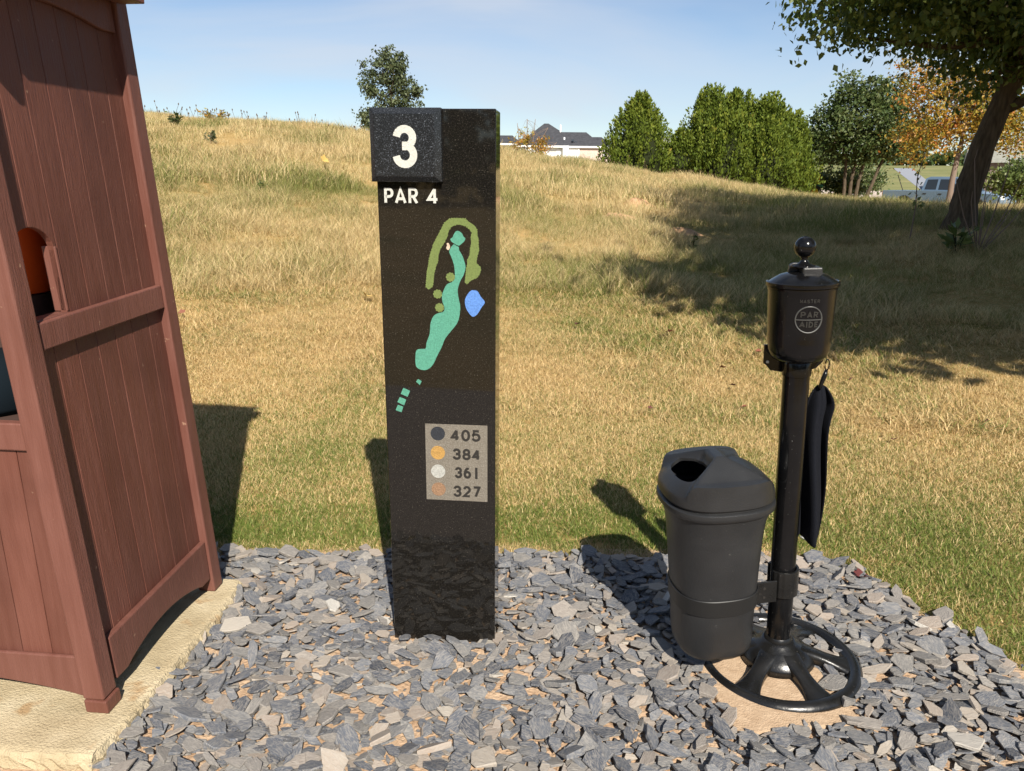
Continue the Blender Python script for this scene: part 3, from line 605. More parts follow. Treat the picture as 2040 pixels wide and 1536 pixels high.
# mounting flange under the tank
fl = [(-.088, .030), (-.088, -.024), (-.078, -.032), (-.068, -.045), (-.030, -.052), (.030, -.052), (.060, -.040), (.078, -.020), (.078, .030)]
MB().prism(fl, lambda u, z: (u, .020, 1.006+z), lambda u, z: (u, .028, 1.006+z)).build('flange', 'black_enamel', bw, bevel=.0015)
mb = MB(); mb.tube([(-.077, .0185, .986), (-.077, .0295, .986)], .0042, 12); mb.build('bolt', 'letter_white', bw)
ZT = 1.222
tank = MB().lathe([(.02, .996), (.052, .997), (.068, 1.003), (.078, 1.014), (.0825, 1.03), (.085, 1.06), (.0900, 1.196), (.0920, 1.200), (.0920, 1.206), (.086, 1.2065)], 64).build('tank', 'black_enamel', bw, autosmooth=True)
lid = MB().lathe([(.090, 1.208), (.0955, 1.208), (.0967, 1.212), (.0960, 1.219), (.0918, 1.221), (.089, 1.2195), (.060, 1.238), (.034, 1.2445), (.012, 1.246)], 64).build('lid', 'black_enamel', bw, autosmooth=True)
# square boss and fin on the lid, plunger knob
MB().prism([(-.012, -.040), (.040, -.040), (.040, .018), (-.012, .018)], lambda x, y: (x, y, 1.226), lambda x, y: (x, y, 1.2595)).build('boss', 'black_plastic', lid, bevel=.004)
MB().prism([(-.040, 1.236), (-.036, 1.262), (-.028, 1.268), (.000, 1.268), (.004, 1.236)], lambda x, z: (x, .006, z), lambda x, z: (x, .018, z)).build('fin', 'black_plastic', lid, bevel=.002)
MB().lathe([(.034, 1.2585), (.030, 1.262), (.014, 1.268), (.009, 1.275), (.0088, 1.282), (.014, 1.2875)] , 32).build('stem', 'black_enamel', lid, smooth=True)
kn = MB().lathe([(.003, 1.2848)]+[(.0285*math.cos(t), 1.311+.0285*math.sin(t)) for t in [rad(-66+8.2*i) for i in range(19)]]+[(.004, 1.3405)], 40).build('knob', 'black_enamel', lid, smooth=True)
# raised emblem and lettering, wrapped onto the tank
def wrap(x, z, h):
    r = .0848+(.0901-.0848)*(z-1.06)/(1.196-1.06)+h; t = rad(-91)+x/.089; return (r*math.cos(t), r*math.sin(t), z)
EZ = 1.1265
mb = MB(); n = 48
for j in range(n):
    pass
vs = []
for j in range(n):
    a = 2*PI*j/n
    for rr, h in ((.0335, 0), (.0345, .0022), (.0366, .0022), (.0376, 0)): vs.append(wrap(rr*math.cos(a), EZ+rr*math.sin(a), h))
mb.add(vs, [(j*4+i, ((j+1) % n)*4+i, ((j+1) % n)*4+i+1, j*4+i+1) for j in range(n) for i in range(3)]); mb.build('emblem_ring', 'worn_edge', tank, smooth=True)
mb = MB(); vs = [wrap(-.034+.068*i/12, EZ+.0013*q, h) for i in range(13) for q, h in ((-1, 0), (-.8, .0022), (.8, .0022), (1, 0))]
mb.add(vs, [(i*4+j, i*4+4+j, i*4+5+j, i*4+1+j) for i in range(12) for j in range(3)]); mb.build('emblem_bar', 'worn_edge', tank)
letters('letter', [('P', -.0225, -.0095, EZ+.0055, EZ+.0225), ('A', -.0065, .0075, EZ+.0055, EZ+.0225), ('R', .0105, .0225, EZ+.0055, EZ+.0225)], 'worn_letter', tank, wrap, .0022, .0034)
letters('letter', [('A', -.0245, -.0095, EZ-.0205, EZ-.0045), ('I', -.0070, -.0035, EZ-.0205, EZ-.0045), ('D', -.0005, .0115, EZ-.0205, EZ-.0045), ('E', .0145, .0250, EZ-.0205, EZ-.0045)], 'worn_letter', tank, wrap, .0022, .0034)
letters('letter', [(c, -.0260+i*.0088, -.0260+i*.0088+.0070, 1.172, 1.1815) for i, c in enumerate('MASTER')], 'worn_letter', tank, wrap, .0012, .0016)

# ------------------------------------------------------------------ towel on a clip
def towel():
    rt_ = empty('towel', (.898, 2.10, .957), 0, 'dark towel hanging by a clip from the ball washer', 'towel')
    rows = [  # z drop, left x, right x, fold depth (relative to the clip)
        (-.045, -.012, .010, .006), (-.060, -.024, .024, .012), (-.085, -.034, .038, .018), (-.11, -.038, .046, .022), (-.14, -.040, .036, .024), (-.20, -.040, .034, .024),
        (-.28, -.040, .044, .034), (-.36, -.036, .056, .040), (-.44, -.030, .064, .044), (-.50, -.026, .064, .046), (-.535, -.022, .060, .046)]
    K = 25; V = []
    for i, (z, a, b, f) in enumerate(rows):
        for j in range(K):
            t = j/(K-1); x = a+(b-a)*t
            y = .010 + f*.70*math.sin(t*9.5+.6+z*2.2) + f*.30*math.sin(t*19+z*9)
            zz = z - (.030*t**2 if i == len(rows)-1 else .012*t**2 if i == len(rows)-2 else 0) + .004*math.sin(9*t)*(i > 7)
            V.append((x, y, zz))
    F = [(i*K+j, i*K+j+1, (i+1)*K+j+1, (i+1)*K+j) for i in range(len(rows)-1) for j in range(K-1)]
    o = MB().add(V, F).build('cloth', 'cloth', rt_, smooth=True)
    s = o.modifiers.new('thick', 'SOLIDIFY'); s.thickness = .005; u = o.modifiers.new('sub', 'SUBSURF'); u.levels = u.render_levels = 1
    MB().tube([(-.005, .012, -.530), (.020, .016, -.548)], .006, 8, flat=.4).build('care_label', 'cloth_label', rt_)
    mb = MB(); pts = [(.004+.006*math.cos(t), 0, .018+.016*math.sin(t)) for t in [2*PI*i/16 for i in range(17)]]; mb.tube(pts, .0018, 6); mb.build('clip_ring', 'black_enamel', rt_, smooth=True)
    MB().tube([(.004, 0, .004), (.000, -.002, -.012), (-.008, -.003, -.040), (-.010, -.003, -.055)], [.004, .007, .006, .003], 10).build('clip', 'black_enamel', rt_, smooth=True)
towel()

# ------------------------------------------------------------------ litter bin strapped to the pole
BX, BY = .628, 2.045
lb = empty('litter_bin', (BX, BY, 0), rad(-5), 'black plastic litter bin with domed two hole lid strapped to the pole', 'litter bin'); lb.rotation_euler = (0, TILT*1.3, rad(7))
EXP = 2.6
def sq(a):
    c, s = math.cos(a), math.sin(a); r = (abs(c)**EXP+abs(s)**EXP)**(-1/EXP); return (c*r, s*r)
BZ = .100
body = MB().lathe([(.03, BZ), (.085, BZ), (.104, BZ+.008), (.113, BZ+.025), (.116, BZ+.05), (.119, BZ+.15), (.127, BZ+.30), (.133, BZ+.40), (.139, BZ+.445), (.147, BZ+.470), (.149, BZ+.482), (.149, BZ+.484), (.143, BZ+.484), (.137, BZ+.46), (.120, BZ+.2), (.110, BZ+.02), (.02, BZ+.012)], 72, sec=sq, cap=True).build('body', 'black_plastic', lb, smooth=True)
MB().lathe([(.146, BZ+.481), (.1560, BZ+.482), (.1600, BZ+.487), (.1610, BZ+.495), (.1600, BZ+.503), (.1550, BZ+.507), (.149, BZ+.508), (.149, BZ+.530)], 72, sec=sq, cap=False).build('rim_band', 'black_plastic', lb, autosmooth=True)
def binlid():
    na, nr = 112, 40; zb = BZ+.518; R = .155
    def height(x, y):
        e = (abs(x/R)**EXP+abs(y/R)**EXP)**(1/EXP)           # 0 centre .. 1 rim
        shell = .044*(1-max(0, (e-.42)/.58)**2.5) + .008*(1-e)
        f = min(1, max(0, (abs(y)-.034)/.088)); w_ = .021+.098*f; top = .088-.042*f
        k = 1/(1+math.exp((abs(x)-w_-.004)/(.0035+.004*f)))
        return shell+max(0, top-shell)*k
    rows = [[(sq(2*PI*j/na)[0]*R*i/nr, sq(2*PI*j/na)[1]*R*i/nr) for j in range(na)] for i in range(1, nr+1)]
    V = [(0, 0, zb+.024+height(0, 0))] + [(x, y, zb+.024+height(x, y)) for r in rows for x, y in r]
    for r, z in ((.1568, zb+.014), (.1575, zb+.006), (.1575, zb), (.1505, zb), (.1500, zb+.020)):
        for j in range(na): q = sq(2*PI*j/na); V.append((q[0]*r, q[1]*r, z))
    # inner skin closes the solid
    for i in range(nr-1, 0, -1):
        for x, y in rows[i-1]: V.append((x*.955, y*.955, zb+.024+height(x, y)-.008))
    V.append((0, 0, zb+.024+height(0, 0)-.008))
    n_ring = nr+5+nr-1; F = [(0, 1+j, 1+(j+1) % na) for j in range(na)]
    for i in range(n_ring-1):
        for j in range(na): F.append((1+i*na+j, 1+(i+1)*na+j, 1+(i+1)*na+(j+1) % na, 1+i*na+(j+1) % na))
    last = 1+(n_ring-1)*na; F += [(last+j, len(V)-1, last+(j+1) % na) for j in range(na)]
    o = MB().add(V, F).build('lid', 'black_plastic', lb, smooth=True)
    cuts = []
    for s in (-1,):
        D = [(.035, -.030), (.035, .030), (.063, .060), (.086, .077), (.108, .066), (.121, .030), (.121, -.030), (.108, -.066), (.086, -.077), (.063, -.060)]
        P = smooth_poly([(s*x, y) for x, y in D], 5)
        c = MB().prism(P, lambda x, y: (x, y, zb-.05), lambda x, y: (x, y, zb+.2)).build('cutter', None, lb); cuts.append(c)
        b = o.modifiers.new('cut', 'BOOLEAN'); b.object = c; b.operation = 'DIFFERENCE'; b.solver = 'EXACT'
    bpy.context.view_layer.update(); dg = bpy.context.evaluated_depsgraph_get()
    me = bpy.data.meshes.new_from_object(o.evaluated_get(dg)); o.modifiers.clear(); o.data = me
    for c in cuts: bpy.data.objects.remove(c)
    me.materials.clear(); me.materials.append(MAT['black_plastic']); me.shade_smooth()
    bm = bmesh.new(); bm.from_mesh(me); sh = [(len(e.link_faces) == 2 and e.calc_face_angle(9) > rad(45)) for e in bm.edges]; bm.free()
    sa = me.attributes.get('sharp_edge') or me.attributes.new('sharp_edge', 'BOOLEAN', 'EDGE'); sa.data.foreach_set('value', sh)
    return o
binlid()
MB().lathe([(.1225, BZ+.165), (.1245, BZ+.167), (.1265, BZ+.217), (.1245, BZ+.219)], 72, sec=sq, cap=False).build('strap', 'strap', lb, autosmooth=True)
# clamp that joins strap and pole
PX, PY = (BWX-.010-BX)*math.cos(rad(7))+(BWY-BY)*math.sin(rad(7))+.014, -(BWX-.010-BX)*math.sin(rad(7))+(BWY-BY)*math.cos(rad(7))
br = MB().box(.120, .190, -.038, -.032, .240, .312).build('bracket', 'black_cast', lb, bevel=.002)
MB().box(.118, .1245, -.032, .05, .240, .330).build('bracket_plate', 'black_cast', br, bevel=.002)
mb = MB(); n = 30; zc0, zc1 = .250, .335; vs = []
for i in range(n+1):
    a = rad(-158+300*i/n); rib = .0015*(i % 2) if i < 9 else 0
    for r in (.039, .046+rib):
        for z in (zc0, zc1): vs.append((PX+r*math.cos(a), PY+r*math.sin(a), z))
fs = []
for i in range(n):
    q = i*4; fs += [(q+2, q+6, q+7, q+3), (q, q+1, q+5, q+4), (q+1, q+3, q+7, q+5), (q, q+4, q+6, q+2)]
fs += [(0, 2, 3, 1), (n*4, n*4+1, n*4+3, n*4+2)]
MB().add(vs, fs).build('clamp', 'black_cast', br, bevel=.001)
for z in (.260, .290): MB().tube([(.150, -.0395, z), (.150, -.036, z)], .0045, 12).build('bolt_hole', 'digit_dark', br)

# concrete paver under the foot
pv = MB().box(-.21, .16, -.27, .17, -.03, .020).build('paver', 'paver', None, bevel=.006)
pv.location = (.80, 2.03, 0); pv.rotation_euler = (0, 0, rad(8)); tag(pv, 'tan concrete paver under the wheel shaped foot of the ball washer', 'paver')
#PART3
# ------------------------------------------------------------------ slate chips
def chip_mesh(name, rng, size):
    k = int(rng.integers(5, 8)); el = rng.uniform(.38, .85); th = size*rng.uniform(.10, .24)
    a = np.sort((np.arange(k)+rng.uniform(-.33, .33, k))/k*2*PI); r = size*rng.uniform(.66, 1.12, k)
    x, y = r*np.cos(a), r*np.sin(a)*el
    tx, ty = rng.normal(0, .10, 2)
    z = lambda X, Y, h: h + tx*X + ty*Y
    ins = rng.uniform(.92, 1.0, k)
    lo = np.stack([x*.96, y*.96, np.full(k, -th/2)], 1); mi = np.stack([x, y, z(x, y, th*.22)+rng.normal(0, th*.10, k)], 1)
    hi = np.stack([x*ins, y*ins, z(x, y, th/2)+rng.normal(0, th*.05, k)], 1); c = np.array([[0, 0, z(0, 0, th/2)*1.04]])
    V = np.vstack([lo, mi, hi, c]); F = []
    for j in range(k):
        q = (j+1) % k
        F += [(j, q, k+q), (j, k+q, k+j), (k+j, k+q, 2*k+q), (k+j, 2*k+q, 2*k+j), (2*k+j, 2*k+q, 3*k)]
    return V, F, th
crng = np.random.default_rng(21)
VAR = [chip_mesh('slate_chip', crng, 1.0) for _ in range(40)]
BEDP = np.array(BED)
def in_poly(x, y, P):
    c = np.zeros(np.shape(x), bool); n = len(P)
    for i in range(n):
        x0, y0 = P[i]; x1, y1 = P[i-1]
        t = ((y0 > y) != (y1 > y)) & (x < (x1-x0)*(y-y0)/(y1-y0+1e-12)+x0); c ^= t
    return c
def bed_free(x, y, m=0.0):
    ok = in_poly(x, y, BEDP)
    a = rad(-5.5); du, dv = x+1.1071, y-1.7565; u = du*math.cos(a)+dv*math.sin(a); s = -du*math.sin(a)+dv*math.cos(a)
    ok &= ~((u < .060+m) & (s < .72+m))                                        # concrete slab
    a = SR; du, dv = x+.21623, y-2.17584; u = du*math.cos(a)+dv*math.sin(a); s = -du*math.sin(a)+dv*math.cos(a)
    ok &= ~((abs(u) < W2+.012+m) & (s > -.015-m) & (s < DP+.02+m))             # granite marker
    px, py = x-.80, y-2.03; a = rad(8); u = px*math.cos(a)+py*math.sin(a); s = -px*math.sin(a)+py*math.cos(a)
    ok &= ~((u > -.20) & (u < .155) & (s > -.26) & (s < .165))                 # paver
    ok &= ~((np.hypot(x-BWX, y-BWY) > RW-.06) & (np.hypot(x-BWX, y-BWY) < RW+.03) & (u < 0))
    return ok
chips = []      # x, y, z, size, yaw, tiltx, tilty, variant
def lay(n, s0, s1, z0, z1, tilt, gap):
    pts = []; cell = {}; tries = 0
    X = crng.uniform(-2.2, 1.86, n*6); Y = crng.uniform(1.50, 2.80, n*6); S = crng.uniform(0, 1, n*6)**1.7*(s1-s0)+s0
    ok = bed_free(X, Y); thin = fnoise(X, Y, 3.3, 3)
    for x, y, s, o, th in zip(X, Y, S, ok, thin):
        if not o or len(pts) >= n: continue
        if y > 2.745+.02*math.sin(9*x): continue
        if z0 > .008 and th < -1.0: continue
        if z0 > .008 and crng.uniform() < .62*math.exp(-(((x+.12)/.42)**2+((y-1.93)/.20)**2)): continue
        k = (int(x/.06), int(y/.06)); bad = False
        for i in (-1, 0, 1):
            for j in (-1, 0, 1):
                for (qx, qy, qs) in cell.get((k[0]+i, k[1]+j), ()):
                    if (qx-x)**2+(qy-y)**2 < (gap*(qs+s))**2: bad = True; break
        if bad: continue
        cell.setdefault(k, []).append((x, y, s)); pts.append((x, y))
        chips.append((x, y, crng.uniform(z0, z1)+.1*s, s, crng.uniform(0, 6.28), crng.normal(0, tilt), crng.normal(0, tilt), int(crng.integers(0, 40))))
lay(2600, .008, .026, .003, .010, .14, .36)
lay(2200, .022, .046, .009, .019, .20, .42)
lay(1450, .028, .060, .017, .030, .20, .47)
ch = np.array(chips)
def chip_rot(c): return Matrix.Rotation(c[5], 3, 'X') @ Matrix.Rotation(c[6], 3, 'Y') @ Matrix.Rotation(c[4], 3, 'Z')
# rank by how large each shows: upper layer, in view, not hidden behind things
inv = M4.inverted(); sizes = []
for i, c in enumerate(chips):
    p = inv @ Vector((c[0], c[1], c[2])); u, v = p.x/-p.z*1505+1020, 768-p.y/-p.z*1505
    vis = 10 < u < 2030 and v < 1530 and c[2] > .0195
    if 700 < u < 1000 and v < 1265: vis = False
    sizes.append((c[3]/-p.z)**2 if vis else 0)
big = set(np.argsort(sizes)[::-1][:300].tolist())
vm = {}
for i in sorted(big):
    x, y, z, s, yaw, tx, ty, va = chips[i]
    if va not in vm:
        V, F, th = VAR[va]; vm[va] = np_mesh('slate_chip', V*.04, F); vm[va].materials.append(MAT['slate']); vm[va].shade_flat()
    o = bpy.data.objects.new('slate_chip', vm[va]); COL.objects.link(o); o.parent = bed
    mm = chip_rot(chips[i]).to_4x4() @ Matrix.Scale(s/.04, 4); mm.translation = (x, y, z); o.matrix_local = mm
AV, AF, AC = [], [], []; off = 0
for i, c in enumerate(chips):
    if i in big: continue
    V, F, th = VAR[c[7]]; R3 = np.array(chip_rot(c)); P = (V*c[3])@R3.T + np.array(c[:3])
    AV.append(P); AF.append(np.array(F)+off); AC.append(np.full(len(V), crng.uniform())); off += len(V)
me = np_mesh('slate_chips', np.vstack(AV), np.vstack(AF), {'chip': np.concatenate(AC)})
me.shade_flat(); tag(link('slate_chips', me, 'slate', bed), kind='stuff')

# ------------------------------------------------------------------ grass: tufts scattered with geometry nodes
def tuft(name, n, rad_, l0, l1, w, bend, spread, seed, mat, segs=3, flatten=0, comb=(0, 0)):
    r = np.random.default_rng(seed)
    bx = rad_*np.sqrt(r.uniform(0, 1, n)); ba = r.uniform(0, 2*PI, n); px, py = bx*np.cos(ba), bx*np.sin(ba)
    L_ = r.uniform(l0, l1, n)*(.6+.4*r.uniform(0, 1, n)); az = r.uniform(0, 2*PI, n); lean = np.abs(r.normal(spread, .28, n)); bnd = np.abs(r.normal(bend, .35, n))
    dx, dy = np.cos(az)+comb[0], np.sin(az)+comb[1]; nn = np.hypot(dx, dy)+1e-6; dx, dy = dx/nn, dy/nn
    wd = w*r.uniform(.6, 1.2, n); tone = r.uniform(0, 1, n); dry = r.uniform(0, 1, n)
    tw = az+PI/2+r.normal(0, .7, n); sx, sy = np.cos(tw), np.sin(tw)
    V, T, D, A = [], [], [], []; cx, cy, cz = px.copy(), py.copy(), np.full(n, -.006)
    for s in range(segs+1):
        f = s/segs; k = wd*(1-f**1.7)*.5+.0002
        if s < segs:
            V += [np.stack([cx-sx*k, cy-sy*k, cz], 1), np.stack([cx+sx*k, cy+sy*k, cz], 1)]
        else: V += [np.stack([cx, cy, cz], 1)]
        ang = np.minimum(lean+bnd*f*1.3, 1.95-flatten*0); st = L_/segs
        cx = cx+dx*np.sin(ang)*st; cy = cy+dy*np.sin(ang)*st; cz = np.maximum(cz+np.cos(ang)*st, .002)
    nv = 2*segs+1; P = np.stack(V, 1).reshape(-1, 3); base = np.arange(n)[:, None]*nv; F = []
    for s in range(segs-1): F += [base+np.array([[2*s, 2*s+1, 2*s+3]]), base+np.array([[2*s, 2*s+3, 2*s+2]])]
    F += [base+np.array([[2*segs-2, 2*segs-1, 2*segs]])]
    me = np_mesh(name, P, np.concatenate(F), {'tone': np.repeat(tone, nv), 'dry': np.repeat(dry, nv), 'along': np.tile(np.repeat(np.arange(segs+1)/segs, [2]*segs+[1]), n)})
    me.materials.append(MAT[mat]); me.shade_smooth()
    return bpy.data.objects.new(name, me)         # source only: not placed in the scene by itself
def scatter(name, tufts, P, rotz, scl, tint, idx, tilt=None):
    me = bpy.data.meshes.new(name); n = len(P); me.vertices.add(n); me.vertices.foreach_set('co', np.asarray(P, np.float32).ravel())
    for nm, val in (('tint', tint), ('scl', scl)):
        a = me.attributes.new(nm, 'FLOAT', 'POINT'); a.data.foreach_set('value', np.asarray(val, np.float32))
    rot = np.zeros((n, 3), np.float32); rot[:, 2] = rotz
    if tilt is not None: rot[:, 0] = tilt
    a = me.attributes.new('rot', 'FLOAT_VECTOR', 'POINT'); a.data.foreach_set('vector', rot.ravel())
    a = me.attributes.new('idx', 'INT', 'POINT'); a.data.foreach_set('value', np.asarray(idx, np.int32))
    o = bpy.data.objects.new(name, me); COL.objects.link(o); tag(o, kind='stuff')
    g = bpy.data.node_groups.new(name, 'GeometryNodeTree'); g.interface.new_socket('Geometry', in_out='INPUT', socket_type='NodeSocketGeometry'); g.interface.new_socket('Geometry', in_out='OUTPUT', socket_type='NodeSocketGeometry')
    gi = g.nodes.new('NodeGroupInput'); go = g.nodes.new('NodeGroupOutput'); iop = g.nodes.new('GeometryNodeInstanceOnPoints'); jo = g.nodes.new('GeometryNodeJoinGeometry')
    for t in reversed(tufts):
        oi = g.nodes.new('GeometryNodeObjectInfo'); oi.inputs['Object'].default_value = t; oi.inputs['As Instance'].default_value = True; g.links.new(oi.outputs['Geometry'], jo.inputs[0])
    def na(nm, ty):
        q = g.nodes.new('GeometryNodeInputNamedAttribute'); q.data_type = ty; q.inputs['Name'].default_value = nm; return q.outputs['Attribute']
    iop.inputs['Pick Instance'].default_value = True
    g.links.new(gi.outputs[0], iop.inputs['Points']); g.links.new(jo.outputs[0], iop.inputs['Instance']); g.links.new(na('idx', 'INT'), iop.inputs['Instance Index'])
    e2r = g.nodes.new('FunctionNodeEulerToRotation'); g.links.new(na('rot', 'FLOAT_VECTOR'), e2r.inputs[0]); g.links.new(e2r.outputs[0], iop.inputs['Rotation']); g.links.new(na('scl', 'FLOAT'), iop.inputs['Scale'])
    g.links.new(iop.outputs[0], go.inputs[0])
    md = o.modifiers.new('tufts', 'NODES'); md.node_group = g
    return o
def spots(d0, d1, dens, rng, azl=42):
    a = rad(azl); area = .5*(d1*d1-d0*d0)*2*a; n = int(area*dens)
    d = np.sqrt(rng.uniform(d0*d0, d1*d1, n)); t = rng.uniform(-a, a, n); return d*np.sin(t), d*np.cos(t)
grng = np.random.default_rng(3)
TURF = [tuft('turf_tuft', 64, .060, .022, .050, .0026, .65, .55, 100+i, 'turf') for i in range(7)]
MID = [tuft('mid_tuft', 60, .085, .045, .11, .0030, 1.0, .75, 150+i, 'turf', comb=(.5*(-1)**i, .3)) for i in range(6)]
FESC = [tuft('fescue_tuft', 80, .14, .12, .30, .0034, .95, .55, 200+i, 'fescue', comb=(.7*math.cos(i), .7*math.sin(i))) for i in range(7)]
FARF = [tuft('far_fescue_tuft', 70, .24, .14, .32, .0075, .75, .40, 300+i, 'fescue', segs=2, comb=(.5*math.cos(i), .5*math.sin(i))) for i in range(6)]
def off_things(x, y):
    a = rad(-5.5); du, dv = x+1.1071, y-1.7565; u = du*math.cos(a)+dv*math.sin(a); s = -du*math.sin(a)+dv*math.cos(a)
    ok = ~((u < .08) & (s < .76)); ok &= (y > 1.9) | (x > 1.2)
    edge = .025*np.sin(11*x)+.02*np.sin(27*x+1)
    ok &= ~in_poly(x, y+edge-.015, BEDP)
    ok &= ~((y < 2.66+.05*np.sin(7*x)) & (x < 1.3))
    for (cx, cy, rx, ry, h) in DIRT: ok &= ((x-cx)/rx)**2+((y-cy)/ry)**2 > .8
    return ok
def greenness(x, y):
    d = np.hypot(x, y)
    edge = np.exp(-np.clip(y-2.75, 0, 9)/.75)*np.where(x < 1.3, 1, .6) + np.exp(-np.clip(x-1.2+.35*(y-2.78), 0, 9)/.28)*(y < 3.2)*.5
    n = .55*fnoise(x, y, 1.1, 4)+.45*fnoise(x, y, 3.0, 5)
    g = .33+.42*edge+.32*n
    g = np.where((d > 4.2) & (d < 7.5), g-.10, g)
    g = np.where(d > 8, .35+.20*fnoise(x, y, .8, 4)+.16*fnoise(x, y, 2.2, 2), g)
    az = np.degrees(np.arctan2(x, y)); g = g+.22*np.clip((az-12)/8, 0, 1)*np.clip((d-7)/3, 0, 1)
    return np.clip(g, .05, .95)
def field(name, T, d0, d1, dens, s0, s1, azl=42, keep=None, big=0):
    x, y = spots(d0, d1, dens, grng, azl); ok = off_things(x, y)
    if keep is not None: ok &= keep(x, y)
    x, y = x[ok], y[ok]; n = len(x); z = ground_z(x, y)
    tint = 1-greenness(x, y)+grng.normal(0, .08, n); flow = 1.6*fnoise(x, y, .55, 0)+grng.normal(0, .8, n)
    s = grng.uniform(s0, s1, n)*(1+big*.45*fnoise(x, y, 1.6, 1))
    return scatter(name, T, np.stack([x, y, z], 1), flow, s, np.clip(tint, .02, .98), grng.integers(0, len(T), n))
blend = lambda x, y: np.hypot(x, y)+.8*fnoise(x, y, .9, 2)
field('mown_turf', TURF, 1.9, 4.6, 900, .75, 1.25, 46)
field('mown_turf', TURF, 4.6, 7.2, 420, .95, 1.5, 42, lambda x, y: blend(x, y) < 6.6)
field('matted_grass', MID, 4.6, 9.8, 190, .7, 1.35, 42, lambda x, y: (blend(x, y) > 5.0) & (blend(x, y) < 9.3), 1)
field('fescue_grass', FESC, 7.2, 15, 70, .6, 1.15, 41, lambda x, y: blend(x, y) > 8.0, 1)
field('fescue_grass', FARF, 14, 29, 26, .75, 1.2, 40, lambda x, y: np.hypot(x, y) < np.interp(np.degrees(np.arctan2(x, y)), AZ, RR)+4, 1)
field('fescue_grass', FARF, 22, 40, 5, .6, .9, 40)
# loose blades spilling onto the soil at the rim of the bed
x = grng.uniform(-1.5, 1.3, 260); y = 2.80+grng.normal(0, .022, 260)
scatter('edge_grass', TURF, np.stack([x, y, np.full(260, .004)], 1), grng.uniform(0, 6.28, 260), grng.uniform(.5, .95, 260), np.clip(grng.normal(.55, .2, 260), 0, 1), grng.integers(0, 7, 260))
#PART4
# ------------------------------------------------------------------ trees
def leaf_cloud(C, N_, rng, size, flat_=.0, droop=0., tone_bias=0., asp=.55, outward=None, fold=.25):
    """leaf quads: one folded diamond per leaf. C (n,3) positions"""
    n = len(C); L_ = size*rng.uniform(.65, 1.3, n)
    d = rng.normal(size=(n, 3)); d[:, 2] -= droop
    if outward is not None: d = d*.55+outward*1.0
    d /= np.linalg.norm(d, axis=1, keepdims=True)
    u = rng.normal(size=(n, 3)); u[:, 2] += flat_; s = np.cross(d, u); s /= np.linalg.norm(s, axis=1, keepdims=True)+1e-9; nn = np.cross(s, d)
    w_ = (L_*asp*.5)[:, None]; Lc = L_[:, None]
    p0 = C; p1 = C+d*Lc*.45+s*w_+nn*w_*fold; p2 = C+d*Lc; p3 = C+d*Lc*.45-s*w_+nn*w_*fold
    V = np.stack([p0, p1, p2, p3], 1).reshape(-1, 3); b = np.arange(n)[:, None]*4
    F = np.concatenate([b+np.array([[0, 1, 2]]), b+np.array([[0, 2, 3]])])
    return V, F
def crown_mesh(name, lobes, nclump, per, leaf, rng, cl=.35, flat_=.4, droop=.3, tones=(0, 1), shell=.55, asp=.55):
    vol = np.array([l[3]*l[4]*l[5] for l in lobes])**.75; pick = rng.choice(len(lobes), nclump, p=vol/vol.sum()); LB = np.array(lobes)[pick]
    d = rng.normal(size=(nclump, 3)); d /= np.linalg.norm(d, axis=1, keepdims=True); r = (shell+(1-shell)*rng.uniform(0, 1, nclump)**.6)[:, None]
    CC = LB[:, :3]+d*r*LB[:, 3:6]
    cs = cl*rng.uniform(.6, 1.35, nclump); k = rng.poisson(per, nclump)+3
    idx = np.repeat(np.arange(nclump), k); off_ = rng.normal(size=(len(idx), 3)); off_[:, 2] *= .62
    P = CC[idx]+off_*cs[idx][:, None]*.55
    V, F = leaf_cloud(P, None, rng, leaf, flat_, droop, asp=asp)
    ct = rng.uniform(tones[0], tones[1], nclump); tone = np.clip(ct[idx]*.65+rng.uniform(0, .45, len(idx)), 0, 1)
    return np_mesh(name, V, F, {'tone': np.repeat(tone, 4)}), CC
def tree(name, base, trunk, r0, r1, lobes, nclump, per, leaf, mat, seed, label, cat='tree', group=None, cl=.35, limbs=14, tones=(0, 1), shell=.55, droop=.3, asp=.55, barkm='bark', stems=None, flat_=.4):
    """trunk: list of points relative to the base; lobes relative to the base"""
    rng = np.random.default_rng(seed); t = empty(name, base, 0, label, cat, group)
    me, CC = crown_mesh('crown', lobes, nclump, per, leaf, rng, cl, flat_, droop, tones, shell, asp)
    link('crown', me, mat, t)
    mb = MB(); all_stems = stems or [trunk]
    for st in all_stems:
        pts = [Vector(p) for p in st]; sm = []
        for i in range(len(pts)-1):
            for q in range(4): sm.append(pts[i].lerp(pts[i+1], q/4))
        sm.append(pts[-1]); K = len(sm)
        jit = [Vector((rng.normal(0, r0*.035), rng.normal(0, r0*.035), 0)) if 0 < i < K-1 else Vector() for i in range(K)]
        rr = [r0+(r1-r0)*(i/(K-1)) + (r0*.45*max(0, 1-i/(K*.16))**2) for i in range(K)]
        mb.tube([p+j for p, j in zip(sm, jit)], rr, 14)
    tr = mb.build('trunk', barkm, t, smooth=True)
    for i in rng.choice(len(CC), min(limbs, len(CC)), replace=False):
        st = all_stems[int(rng.integers(len(all_stems)))]; a = Vector(st[-1]).lerp(Vector(st[-2]), float(rng.uniform(0, .7))); b = Vector(CC[i]); m_ = a.lerp(b, .5)+Vector((0, 0, float(rng.uniform(-.05, .18))*(b-a).length))
        lm = MB().tube([a, a.lerp(m_, .5)+Vector((0, 0, .05)), m_, b], [r1*.62, r1*.48, r1*.34, r1*.10], 7); lm.build('limb', barkm, tr, smooth=True)
    return t
def B(x, y, dz=0): return (x, y, gz(x, y)+dz)
